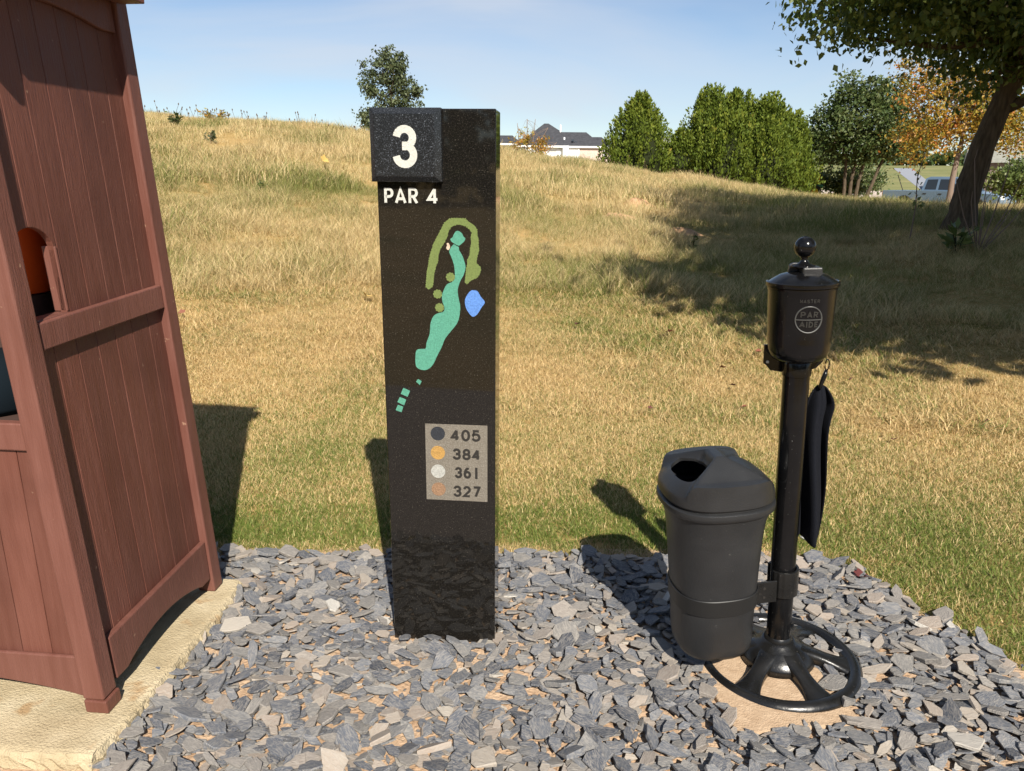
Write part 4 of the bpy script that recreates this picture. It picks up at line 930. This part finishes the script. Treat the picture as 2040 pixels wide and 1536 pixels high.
# near maple whose crown hangs into the picture
mb_ = (6.80, 11.75)
zb_ = gz(*mb_)-.05
tree('maple_tree', (mb_[0], mb_[1], zb_), [(0, 0, 0), (.02, 0, .55), (.12, -.05, 1.25), (.30, -.10, 2.0), (.42, -.2, 2.8)], .205, .125,
     [(.3, -.2, 4.6, 3.0, 3.0, 2.3), (-2.1, -1.2, 2.9, 1.05, 1.0, .5), (-.9, -1.7, 3.0, 1.2, 1.1, .6), (.6, -1.2, 2.85, 1.2, 1.1, .6), (1.6, -.6, 2.8, 1.3, 1.2, .6), (-1.5, -.2, 3.3, 1.3, 1.2, .7), (-2.6, -1.6, 3.5, 1.0, .9, .6), (.5, .4, 2.6, 1.1, 1.1, .6)],
     1250, 34, .098, 'leaf_maple', 1, 'large leaning maple with dark green crown hanging into the upper right', cl=.40, limbs=64, droop=.8, shell=.35, asp=.62)
o = MB().tube([(mb_[0]+.22, mb_[1]-.1, zb_+1.72), (mb_[0]+.62, mb_[1]-.25, zb_+1.93), (mb_[0]+1.25, mb_[1]-.4, zb_+2.35), (mb_[0]+1.9, mb_[1]-.6, zb_+3.1)], [.09, .075, .065, .045], 10)
mt = [q for q in bpy.data.objects if q.name == 'maple_tree'][0]; mtr = [q for q in mt.children if q.name.startswith('trunk')][0]
lo = o.build('limb', 'bark', None, smooth=True); lo.parent = mtr; lo.location = -mt.location
# second maple right of the camera, outside the frame: its shade lies on the slope
tree('maple_tree', B(8.2, 3.4, -.05), [(0, 0, 0), (-.02, .05, 1.4), (.05, .1, 2.6), (0, .2, 4.4)], .30, .16,
     [(-.4, .4, 6.2, 3.3, 3.3, 2.5), (-1.7, 1.2, 5.0, 1.5, 1.5, 1.2), (-1.6, -1.8, 4.6, 1.6, 1.5, 1.1), (1.6, 1.6, 5.2, 1.8, 1.6, 1.2), (-2.6, 1.6, 6.0, 1.6, 1.6, 1.2), (-2.6, -1.6, 4.3, 1.4, 1.4, .9), (-3.7, -.9, 4.7, 1.3, 1.2, .9), (-4.3, -.3, 5.4, 1.2, 1.1, .9), (-1.2, -2.6, 4.2, 1.5, 1.3, .9)],
     1150, 20, .25, 'leaf_maple', 2, 'maple standing right of the viewer that shades the slope', cl=.62, limbs=20, shell=.35, asp=.7)
# tree behind the marker
tree('young_oak', B(-6.9, 44.4, -.2), [(0, 0, 0), (.05, 0, 1.2), (.1, 0, 2.6), (.05, 0, 4.2)], .16, .06,
     [(.1, 0, 4.1, 1.35, 1.2, 1.7), (.0, 0, 5.6, .75, .7, 1.25), (-1.1, 0, 4.6, .5, .5, .9), (1.2, 0, 3.9, .65, .6, .8), (-1.05, 0, 2.5, .75, .7, .8), (.6, 0, 5.3, .55, .5, 1.0), (-1.3, 0, 5.3, .22, .2, .6), (.3, 0, 2.4, 1.2, 1, .8)],
     330, 26, .17, 'leaf_grey', 3, 'grey green young tree rising behind the granite marker', cl=.27, limbs=24, shell=.3)
# arborvitae: cones of flat sprays
def arborvitae(x, y, h, r, seed, label, tones=(0, .95), lean=0, ex=.56):
    rng = np.random.default_rng(seed); n = int(15000*(h/4.5)*(r/1.3)); zb = gz(x, y)-.1
    t = empty('arborvitae', (x, y, zb), 0, label, 'conifer', 'arborvitae beyond the rise')
    nc = int(n/40); f = rng.uniform(0, 1, nc)**.85; a = rng.uniform(0, 2*PI, nc)
    prof = np.clip((1-f), 0, 1)**ex*(.74+.26*np.clip(f/.12, 0, 1)); prof *= 1+.13*np.sin(3*a+seed)+.13*np.sin(5*a+7*f+seed*2)+.09*np.sin(9*a+13*f+seed)
    rr = r*prof*(.58+.48*rng.uniform(0, 1, nc)**.8); C = np.stack([rr*np.cos(a)+lean*f, rr*np.sin(a), f*h*1.0], 1)
    idx = np.repeat(np.arange(nc), 40); tt = rng.uniform(0, 1, len(idx)); q = rng.normal(size=(len(idx), 3))*(.15*(1-tt)+.012)[:, None]; q[:, 2] = tt*.78-.25; P = C[idx]+q+np.stack([np.cos(a), np.sin(a), 0*a], 1)[idx]*(tt*.10)[:, None]
    outw = np.stack([np.cos(a)*.5, np.sin(a)*.5, np.full(nc, 1.15)], 1)[idx]
    V, F = leaf_cloud(P, None, rng, .125, .1, -.6, asp=.5, outward=outw)
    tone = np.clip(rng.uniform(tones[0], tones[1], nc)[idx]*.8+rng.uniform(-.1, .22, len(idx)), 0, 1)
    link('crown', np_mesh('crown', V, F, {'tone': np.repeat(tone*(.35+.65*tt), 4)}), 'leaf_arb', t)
    MB().tube([(0, 0, 0), (0, 0, h*.4), (lean*.8, 0, h*.86)], [.10, .07, .02], 8).build('trunk', 'bark', t)
    MB().lathe([(r*.55, .15), (r*.60, h*.25), (r*.42, h*.55), (r*.12, h*.88)], 14).build('shade_core', 'shade_core_stem', t)  # dark core paints the shade seen in gaps between sprays
MAT['seed_head'] = flat('brown_seed_head', (.10, .065, .04), .9, .1)
MAT['shade_core_stem'] = flat('dark_core_shade_and_stem', (.018, .022, .008), .95, .1)  # near-black puts the conifers' inner shade into colour; also used for weed stems
arborvitae(5.25, 33.4, 2.95, 1.9, 31, 'single cone shaped arborvitae standing apart right of the house', ex=.72)
arborvitae(7.0, 32.8, 1.7, 1.0, 32, 'low arborvitae at the foot of the clump, nearest the single cone')
arborvitae(8.15, 33.2, 3.6, 1.55, 33, 'tallest arborvitae at the left of the clump')
arborvitae(9.25, 33.0, 3.5, 1.5, 34, 'arborvitae with a pointed top in the middle of the clump')
arborvitae(8.6, 31.4, 2.5, 1.5, 35, 'rounded arborvitae in front of the clump')
arborvitae(10.45, 32.6, 3.5, 1.65, 36, 'arborvitae at the right end of the clump')
arborvitae(9.9, 31.0, 2.4, 1.45, 37, 'shorter arborvitae at the front right of the clump')
arborvitae(11.5, 32.9, 3.0, 1.2, 38, 'shaded arborvitae beside the mower')
# multi-stemmed tree
cx_, cy_ = 14.35, 33.1
tree('multi_stem_tree', B(cx_, cy_, -.15), None, .085, .045,
     [(.1, 0, 3.4, 1.9, 1.5, 1.3), (-1.3, 0, 3.1, .95, .9, .85), (1.6, 0, 3.0, 1.0, .9, .9), (-.8, 0, 4.6, .5, .5, .85), (.35, 0, 4.5, .6, .6, .6), (1.2, 0, 4.4, .7, .7, .7), (0, .3, 2.3, 2.0, 1.3, .6), (2.3, 0, 2.6, .8, .8, .6), (-1.9, 0, 2.2, .5, .5, .5)],
     640, 34, .15, 'leaf_green', 4, 'multi stemmed green tree between the arborvitae and the autumn tree', cl=.36, limbs=26, shell=.4,
     stems=[[(-.32, 0, 0), (-.36, 0, .9), (-.42, 0, 1.8), (-.8, 0, 3.0)], [(-.08, 0, 0), (-.1, 0, 1.0), (.02, 0, 1.9), (.1, 0, 3.4)], [(.12, 0, 0), (.22, 0, 1.0), (.35, 0, 1.8), (.5, 0, 3.2)], [(.55, .1, 0), (.85, .1, .9), (1.05, .1, 1.6), (1.5, .1, 2.7)]])
# autumn tree behind the maple trunk
tree('autumn_tree', B(13.2, 23.6, -.1), [(0, 0, 0), (0, 0, 1.0), (.1, 0, 2.0), (.1, 0, 3.2)], .09, .05,
     [(.0, 0, 2.6, 1.5, 1.2, 1.0), (-1.1, 0, 2.1, .8, .8, .8), (-1.2, 0, 3.3, .8, .8, .55), (.9, 0, 2.6, 1.2, 1.0, .9), (1.6, 0, 2.3, .9, .8, .7), (-1.5, 0, 3.9, .55, .5, .5), (.2, 0, 3.6, 1.2, 1, .7)],
     460, 30, .10, 'leaf_orange', 5, 'tree in orange and yellow autumn leaf behind the leaning maple trunk', cl=.34, limbs=40, shell=.2, barkm='twig', tones=(.05, 1))
# bare autumn sapling before the house
tree('autumn_sapling', B(.80, 39.9, -.1), None, .022, .012,
     [(-.75, 0, 1.05, .45, .4, .55), (.55, 0, 1.3, .5, .4, .5), (-.3, 0, 1.6, .55, .4, .5), (.2, 0, .9, .55, .4, .4)], 120, 14, .11, 'leaf_orange', 6, 'thin sapling with few orange leaves in front of the white house', cl=.24, limbs=30, shell=.1, barkm='twig', tones=(.2, 1),
     stems=[[(0, 0, 0), (-.1, 0, .9), (-.15, 0, 1.7), (-.15, 0, 2.6)], [(0, 0, 0), (.2, 0, .8), (.55, 0, 1.6), (.9, 0, 2.2)], [(0, 0, 0), (-.3, 0, .8), (-.55, 0, 1.5), (-.65, 0, 2.4)], [(0, 0, 0), (.35, 0, .5), (.9, 0, 1.0), (1.35, 0, 1.5)], [(0, 0, .3), (.1, 0, 1.2), (.2, 0, 1.9), (.25, 0, 2.6)]])
def shrub(x, y, w_, h, seed, label, mat='leaf_bush', leaf=.16, n=90, dz=0):
    tree('shrub', B(x, y, dz), None, .03, .018, [(0, 0, h*.62, w_*.5, w_*.45, h*.4), (-w_*.2, 0, h*.45, w_*.35, w_*.3, h*.35), (w_*.22, 0, h*.5, w_*.33, w_*.3, h*.34)], n, 18, leaf, mat, seed, label, 'shrub', cl=w_*.13, limbs=10, shell=.3,
         stems=[[(0, 0, 0), (q*w_*.10, 0, h*.35), (q*w_*.25, 0, h*.7)] for q in (-1, -.3, .5, 1)])
shrub(13.6, 36.0, 1.9, 1.75, 41, 'light green shrub with bare stems behind the mower')
shrub(15.0, 35.4, 1.5, 1.5, 42, 'small shrub left of the multi stemmed tree stems behind it')
shrub(20.6, 47.0, 3.0, 3.1, 43, 'green leafy bush behind the raised truck bed cover', 'leaf_green', .18, 130)
shrub(12.3, 18.9, 1.5, 1.25, 44, 'green hedge bush at the right edge of the picture', 'leaf_bush', .10, 200)
shrub(13.3, 19.6, 1.6, 1.5, 45, 'hedge bush partly cut off by the right edge of the picture', 'leaf_green', .10, 200)
# far wood on the horizon
rng = np.random.default_rng(9); n = 9000; a = np.radians(rng.uniform(-50, 55, n)); d = rng.uniform(330, 350, n); X, Y = d*np.sin(a), d*np.cos(a)
hgt = 5+2.2*fnoise(X, Y, .05, 1)+1.2*fnoise(X, Y, .3, 2); Zp = ground_z(X, Y, False)+rng.uniform(0, 1, n)*hgt
V, F = leaf_cloud(np.stack([X, Y, Zp], 1), None, rng, 2.6, .3, 0, asp=.9); tag(link('far_woods', np_mesh('far_woods', V, F, {'tone': np.repeat(rng.uniform(0, .8, n), 4)}), 'leaf_green'), kind='stuff')

n = 5000; a = np.radians(rng.uniform(120, 240, n)); d = rng.uniform(34, 38, n); X, Y = d*np.sin(a), d*np.cos(a)  # unseen woods behind the camera, added to darken the granite's reflection
Zp = rng.uniform(0, 1, n)**.8*(7+1.5*fnoise(X, Y, .3, 1)); V, F = leaf_cloud(np.stack([X, Y, Zp], 1), None, rng, 1.1, .3, 0, asp=.8)
tag(link('unseen_woods', np_mesh('unseen_woods', V, F, {'tone': np.repeat(rng.uniform(0, .8, n), 4)}), 'leaf_green'), kind='stuff')
# ------------------------------------------------------------------ houses
def hip(mb, x0, x1, y0, y1, ze, zr, rx0, rx1, ov=.35):
    ym = (y0+y1)/2; x0 -= ov; x1 += ov; y0 -= ov; y1 += ov
    mb.add([(x0, y0, ze), (x1, y0, ze), (x1, y1, ze), (x0, y1, ze), (rx0, ym, zr), (rx1, ym, zr)], [(0, 1, 5, 4), (1, 2, 5), (2, 3, 4, 5), (3, 0, 4), (3, 2, 1, 0)])
def house1():
    h = empty('white_house', (0, 88, 0), 0, 'single storey white house with dark hipped roof and brick garage end', 'house')
    zg = -.5
    def wall(x0, x1, y0, y1, zt, mat): return MB().box(x0, x1, y0, y1, zg, zt).build('wall', mat, h)
    def roof(*a):
        m = MB(); hip(m, *a); o = m.build('roof', 'shingle', h)
        x0, x1, y0, y1, ze = a[:5]; MB().box(x0-.36, x1+.36, y0-.38, y0-.30, ze-.20, ze-.012).build('gutter', 'trim', o); return o
    w1 = wall(-6.5, .5, 2.5, 9, 4.55, 'siding'); roof(-6.5, .5, 2.5, 9, 4.6, 5.6, -4, -.2)
    wall(1.2, 7.2, 1.0, 10, 4.22, 'siding'); wall(5.45, 7.25, .2, 3, 4.20, 'siding'); wall(7.26, 10.05, .25, 6, 4.20, 'brick'); wall(10.06, 10.9, .8, 7, 4.15, 'brick')
    main = roof(.6, 7.4, 1.2, 11.5, 4.36, 7.0, 3.55, 4.05)
    roof(3.0, 9.6, .9, 7.5, 4.34, 5.95, 5.2, 8.35); roof(6.5, 10.75, .35, 5.6, 4.30, 5.38, 8.0, 10.0)
    for (x0, x1, z0, z1, y) in ((-.62, -.02, 2.6, 3.85, 2.5), (4.75, 5.15, 2.7, 4.0, 1.0)):
        f = MB().box(x0, x1, y-.06, y-.01, z0, z1).build('window', 'trim', h); MB().box(x0+.12, x1-.12, y-.075, y-.061, z0+.12, z0+(z1-z0)*.55).build('pane', 'pane', f)
    MB().box(9.95, 10.08, .10, .22, zg, 4.15).build('downspout', 'trim', h); MB().box(7.18, 7.27, .12, .19, zg, 4.1).build('corner_trim', 'trim', h)
    MB().tube([(5.35, 4.2, 5.8), (5.35, 4.2, 6.75)], .09, 8).build('vent_pipe', 'trim', main); MB().tube([(5.7, 2.2, 4.8), (5.7, 2.2, 5.3)], .10, 8).build('vent_pipe', 'trim', main)
    for x, z in ((6.6, 4.95), (6.95, 4.75)): MB().box(x-.13, x+.13, 1.15, 1.5, z-.1, z+.08).build('roof_vent', 'pane', main)
house1()
def house2():
    h = empty('brick_house', (42.3, 64.5, 0), rad(-28), 'brick house with grey gabled roof seen past the leaning maple trunk', 'house'); zg = -1
    MB().box(-4.2, 5, 0, 7, zg, 2.55).build('wall', 'brick_shaded', h)
    m = MB(); m.add([(-4.6, -.5, 2.55), (5.4, -.5, 2.55), (5.4, 7.5, 2.55), (-4.6, 7.5, 2.55), (-4.6, 3.5, 4.1), (5.4, 3.5, 4.1)], [(0, 1, 5, 4), (1, 2, 5), (2, 3, 4, 5), (3, 0, 4), (3, 2, 1, 0)]); rf_ = m.build('roof', 'grey_roof', h)
    MB().add([(.0, -.9, 2.6), (2.4, -.9, 2.6), (1.2, -.9, 3.25), (0, 2, 2.6), (2.4, 2, 2.6), (1.2, 2, 3.25)], [(0, 1, 2), (3, 5, 4), (0, 2, 5, 3), (1, 4, 5, 2), (0, 3, 4, 1)]).build('gable', 'trim', rf_)
    MB().box(-1.6, -.1, -.06, -.01, .9, 2.5).build('garage_door', 'trim', h)
    MB().box(-4.3, 5.1, -.4, -.02, zg, .15).build('plinth', 'drive', h)
house2()
def house3():
    h = empty('far_house', (21.6, 108, 0), 0, 'far house with pale grey roof showing between the two arborvitae groups', 'house')
    MB().box(-5, 5, 0, 8, -.5, 4.0).build('wall', 'siding', h); m = MB(); hip(m, -5, 5, 0, 8, 4.0, 6.35, -4.8, 4.8); m.build('roof', 'grey_roof', h)
house3()

# ------------------------------------------------------------------ pickup truck
def truck():
    px, py = 20.0, 41.2
    t = empty('pickup_truck', (px, py, gz(px, py)), rad(-56), 'pale blue pickup truck with its bed cover raised, behind the maple trunk', 'truck')
    W = .95; side = lambda y0, y1: (lambda x, z: (x, y0, z), lambda x, z: (x, y1, z))
    lower = [(0, .55), (.02, 1.18), (1.95, 1.20), (1.95, 1.22), (4.05, 1.22), (4.3, 1.20), (5.55, 1.10), (5.75, .95), (5.78, .5), (5.1, .45), (5.02, .75), (4.8, .92), (4.55, .92), (4.33, .75), (4.25, .42), (1.62, .42), (1.54, .75), (1.32, .92), (1.07, .92), (.85, .75), (.77, .5)]
    body = MB().prism(lower, *side(-W, W)).build('body', 'car_paint', t, bevel=.03)
    cab = [(1.98, 1.20), (2.10, 1.80), (2.30, 1.88), (3.35, 1.88), (3.60, 1.82), (4.20, 1.20)]
    m = MB(); n = len(cab); vs = [(x, -W+.02+(z-1.2)*.22, z) for x, z in cab]+[(x, W-.02-(z-1.2)*.22, z) for x, z in cab]
    m.add(vs, [tuple(range(n))[::-1], tuple(range(n, 2*n))]+[(i, (i+1) % n, n+(i+1) % n, n+i) for i in range(n)]); c = m.build('cab', 'car_paint', t, bevel=.03)
    for s in (-1, 1):
        yy = lambda z: s*(W-.012-(z-1.2)*.22)
        for poly in ([(2.16, 1.27), (2.22, 1.74), (2.72, 1.76), (2.72, 1.27)], [(2.84, 1.27), (2.84, 1.76), (3.38, 1.76), (3.86, 1.27)]):
            MB().prism(poly, lambda x, z: (x, yy(z), z), lambda x, z: (x, yy(z)-s*.03, z)).build('side_window', 'car_glass', c)
        for x0, x1 in ((2.04, 2.76), (2.80, 3.95)):
            d_ = MB().box(x0, x1, s*W-.004, s*W+.010, .50, 1.19).build('door', 'car_paint', body, bevel=.008); MB().box(x0+.08, x0+.25, s*(W+.012)-.008, s*(W+.012)+.008, 1.04, 1.09).build('handle', 'tyre', d_)
        for wx in (1.20, 4.68):
            w_ = empty('wheel', (wx, s*.86, .38)); w_.parent = t
            m = MB(); m.tube([(0, -.12, 0), (0, .12, 0)], .38, 28); m.build('tyre', 'tyre', w_, bevel=.03); m = MB(); m.tube([(0, s*.121-.004, 0), (0, s*.121+.004, 0)], .23, 20); m.build('rim', 'rim', w_)
            arch = [(wx+.47*math.cos(a), .44+.52*math.sin(a)) for a in [PI*i/14 for i in range(15)]]+[(wx-.40*math.cos(a), .44+.45*math.sin(a)) for a in [PI*i/14 for i in range(15)]]
            MB().prism(arch, lambda x, z: (x, s*(W-.01), z), lambda x, z: (x, s*(W+.03), z)).build('fender_flare', 'tyre', body)
        MB().box(-.02, .10, s*.84-.09, s*.84+.118, .80, 1.14).build('tail_light', 'tail_red', body, bevel=.01)
    MB().add([(3.64, -.72, 1.80), (4.17, -.84, 1.23), (4.17, .84, 1.23), (3.64, .72, 1.80), (3.66, -.72, 1.82), (4.20, -.84, 1.25), (4.20, .84, 1.25), (3.66, .72, 1.82)], [(0, 1, 2, 3), (4, 7, 6, 5), (0, 4, 5, 1), (1, 5, 6, 2), (2, 6, 7, 3), (3, 7, 4, 0)]).build('windscreen', 'car_glass', c)
    a = rad(33); lidp = [(0, 0), (-1.85, 0), (-1.85, .05), (0, .05)]
    MB().prism([(1.93+x*math.cos(a)-z*math.sin(a)*-1*-1, 1.24-x*math.sin(a)+z*math.cos(a)) for x, z in lidp], *side(-.86, .86)).build('bed_cover', 'lid_grey', t, bevel=.02)
    for s in (-.8, .8): MB().tube([(1.0, s, 1.18), (.62, s, 1.95)], .018, 6).build('strut', 'tyre', t)
    MB().box(5.72, 5.86, -.9, .9, .48, .70).build('bumper', 'rim', t, bevel=.03)
    for s in (-1, 1): MB().box(5.60, 5.77, s*.72-.16, s*.72+.16, .86, 1.04).build('headlight', 'white_plastic', body, bevel=.02)
truck()
# ------------------------------------------------------------------ ride-on mower
def mower():
    px, py = 13.0, 35.5
    t = empty('ride_on_mower', (px, py, gz(px, py)), rad(-18), 'green ride on mower with yellow seat parked beside the arborvitae', 'mower')
    hood = [(-.95, .42), (-.93, .62), (-.55, .78), (.0, .80), (.02, .40)]
    b = MB().prism(hood, lambda x, z: (x, -.28, z), lambda x, z: (x, .28, z)).build('hood', 'mower_green', t, bevel=.06, seg=3)
    MB().box(-.85, .75, -.24, .24, .26, .42).build('frame', 'tyre', t, bevel=.02); MB().box(.15, .95, -.45, .45, .44, .60).build('fender', 'mower_green', t, bevel=.06, seg=3)
    st = [(.22, .62), (.20, .70), (.58, .72), (.72, 1.08), (.82, 1.06), (.76, .62)]
    MB().prism(st, lambda x, z: (x, -.24, z), lambda x, z: (x, .24, z)).build('seat', 'mower_yellow', t, bevel=.05, seg=3)
    MB().tube([(-.02, 0, .75), (.10, 0, .98)], .02, 8).build('steering_column', 'tyre', t); m = MB(); m.tube([(.10+.17*math.cos(q)*.55, .17*math.sin(q), .98+.17*math.cos(q)*.8) for q in [2*PI*i/18 for i in range(19)]], .016, 6); m.build('steering_wheel', 'tyre', t)
    for x, r, y in ((-.72, .20, .34), (.62, .29, .42)):
        for s in (-1, 1):
            w_ = empty('wheel', (x, s*y, r)); w_.parent = t; m = MB(); m.tube([(0, -.09, 0), (0, .09, 0)], r, 20); m.build('tyre', 'tyre', w_, bevel=.03); m = MB(); m.tube([(0, s*.092-.003, 0), (0, s*.092+.003, 0)], r*.5, 16); m.build('rim', 'mower_yellow', w_)
    MB().box(-.93, -.90, -.14, .14, .48, .58).build('headlight', 'white_plastic', b)
    MB().box(-.40, .45, -.60, .60, .14, .28).build('mower_deck', 'mower_green', t, bevel=.04)
mower()

# ------------------------------------------------------------------ weeds and fallen leaves
def weed(name, x, y, h, n, mat, leaf, seed, label, cat='weed', spread=.5, upright=1.2):
    rng = np.random.default_rng(seed); t = empty(name, B(x, y), 0, label, cat); mb = MB(); P = []; O = []
    for i in range(n):
        a = rng.uniform(0, 2*PI); q = Vector((math.cos(a)*spread*h*rng.uniform(.2, 1), math.sin(a)*spread*h*rng.uniform(.2, 1), h*rng.uniform(.6, 1))); mb.tube([(0, 0, -.03), q*.5+Vector((0, 0, h*.08)), q], [.006, .005, .003], 5)
        for k in range(int(leaf[1])): f = rng.uniform(.25, 1); P.append(q*f+Vector(rng.normal(0, .015, 3))); O.append((math.cos(a)+rng.normal(0, .6), math.sin(a)+rng.normal(0, .6), upright*.4))
    mb.build('stem', 'twig' if mat != 'leaf_bush' else 'shade_core_stem', t)
    V, F = leaf_cloud(np.array(P), None, rng, leaf[0], .3, 0, asp=.38, outward=np.array(O)); link('foliage', np_mesh('foliage', V, F, {'tone': np.repeat(rng.uniform(.1, .9, len(P)), 4)}), mat, t)
def PX(px_az, d): a = rad(px_az); return d*math.sin(a), d*math.cos(a)
weed('broadleaf_weed', *PX(30.1, 11.2), .34, 9, 'leaf_bush', (.15, 5), 51, 'green broadleaf weed below the foot of the leaning maple', upright=2)
weed('thistle', *PX(-23.0, 22), .36, 14, 'leaf_green', (.10, 14), 52, 'dark green weed clump on the left of the slope')
weed('thistle', *PX(-21.0, 19.5), .26, 10, 'leaf_grey', (.09, 12), 53, 'small grey green weed below the dark clump on the slope')
weed('dry_weed', *PX(-20.5, 24.5), .35, 26, 'leaf_orange', (.10, 9), 54, 'patch of brown dry weed near the top of the rise', spread=1.6)
weed('weed_seedling', *PX(-18.0, 13.5), .24, 6, 'leaf_bush', (.07, 8), 55, 'small green seedling halfway down the slope left of the marker')
weed('weed_seedling', *PX(13.2, 11.6), .34, 2, 'leaf_bush', (.07, 10), 56, 'thin upright green weed in the shade near the bare dirt', spread=.15)
st_ = empty('dry_stalks', B(*PX(31.3, 11.3)), 0, 'dry branching stalks in front of the leaning maple trunk', 'weed'); rng = np.random.default_rng(57)
for i in range(9):
    a = rng.uniform(-1, 1); q = Vector((a*.55, rng.uniform(-.2, .2), rng.uniform(.5, 1.15))); MB().tube([(0, 0, -.03), q*.5+Vector((a*.06, 0, .02)), q, q+Vector((rng.uniform(-.12, .12), 0, .12))], [.010, .007, .005, .003], 5).build('stalk', 'twig', st_)
st_ = empty('dry_stalks', B(*PX(27.3, 12.6)), 0, 'single tall thin stalk in front of the truck door', 'weed'); MB().tube([(0, 0, -.03), (.02, 0, .5), (-.02, 0, .9), (.03, 0, 1.25)], [.010, .008, .006, .004], 6).build('stalk', 'twig', st_)
P = np.array([(rng.normal(0, .05), rng.normal(0, .05), rng.uniform(.4, 1.25)) for i in range(40)]); V, F = leaf_cloud(P, None, rng, .08, .2, .3); link('foliage', np_mesh('foliage', V, F, {'tone': np.repeat(rng.uniform(0, 1, 40), 4)}), 'leaf_bush', st_)
# seed heads along the crest: too many and too thin to count
rng = np.random.default_rng(58); mb = MB()
for i in range(80):
    az = rng.uniform(-30, -8) if i < 66 else rng.uniform(-8, 12); R_ = float(np.interp(az, AZ, RR))+rng.normal(-1, 1.2); x, y = PX(az, R_); z = gz(x, y); h = rng.uniform(.18, .42); l = rng.normal(0, .08)
    mb.tube([(x, y, z), (x+l*.4, y, z+h*.6), (x+l, y, z+h)], [.006, .005, .004], 4); mb.tube([(x+l, y, z+h), (x+l, y, z+h+.025), (x+l*1.05, y, z+h+.06)], [.008, .020, .006], 5)
tag(mb.build('seed_heads', 'seed_head'), kind='stuff')
def fallen(x, y, s, mat, yaw, label, group=None, dz=.03, up_=.0):
    pts = []; n = 22
    for i in range(n):
        a = 2*PI*i/n; r = s*(.62+.38*abs(math.cos(2.5*a)))*(1-.25*(abs(a-PI) < .5)); pts.append((r*math.cos(a), r*math.sin(a)))
    V = [(px, py, abs(py)*.55+.10*px*px/s) for px, py in pts]+[(0, 0, 0)]
    m = MB().add(V, [(i, (i+1) % n, n) for i in range(n)]); m.tube([(-s*.5, 0, .002), (-s*1.25, s*.08, .01)], s*.03, 5)
    o = m.build('fallen_leaf', mat); o.location = (x, y, gz(x, y)+dz); o.rotation_euler = (up_, random.uniform(-.3, .3), yaw); sd = o.modifiers.new('thick', 'SOLIDIFY'); sd.thickness = s*.02
    return tag(o, label, 'leaf', group)
fallen(1.345, 2.585, .034, 'leaf_maroon', .4, 'curled maroon fallen leaf at the edge of the slate bed', dz=.02)
fallen(-3.77, 15.65, .10, 'leaf_yellow', 1.0, 'large curled yellow leaf on the slope left of the number block', dz=.22, up_=.9)
fallen(-1.452, 7.44, .062, 'leaf_yellow', 2.0, 'yellow fallen leaf on the matted grass just left of the marker', dz=.07, up_=.5)
for x, y, s, m in ((1.39, 6.57, .035, 'leaf_dry'), (1.99, 5.94, .032, 'leaf_dry'), (1.586, 5.52, .028, 'leaf_dry'), (1.547, 5.10, .022, 'leaf_maroon'), (1.511, 4.70, .022, 'leaf_dry'), (.589, 6.75, .03, 'leaf_maroon'), (.896, 4.66, .02, 'leaf_maroon'), (2.405, 5.2, .03, 'leaf_dry'), (2.9, 4.4, .024, 'leaf_dry'), (2.2, 4.1, .02, 'leaf_maroon'), (-2.87, 6.48, .035, 'leaf_dry'), (2.75, 5.0, .024, 'leaf_dry')):
    fallen(x, y, s, m, random.uniform(0, 6), 'small brown fallen leaf lying on the dry lawn', 'brown leaves scattered on the lawn', dz=.035 if y < 5 else .06, up_=random.uniform(-.4, .4))
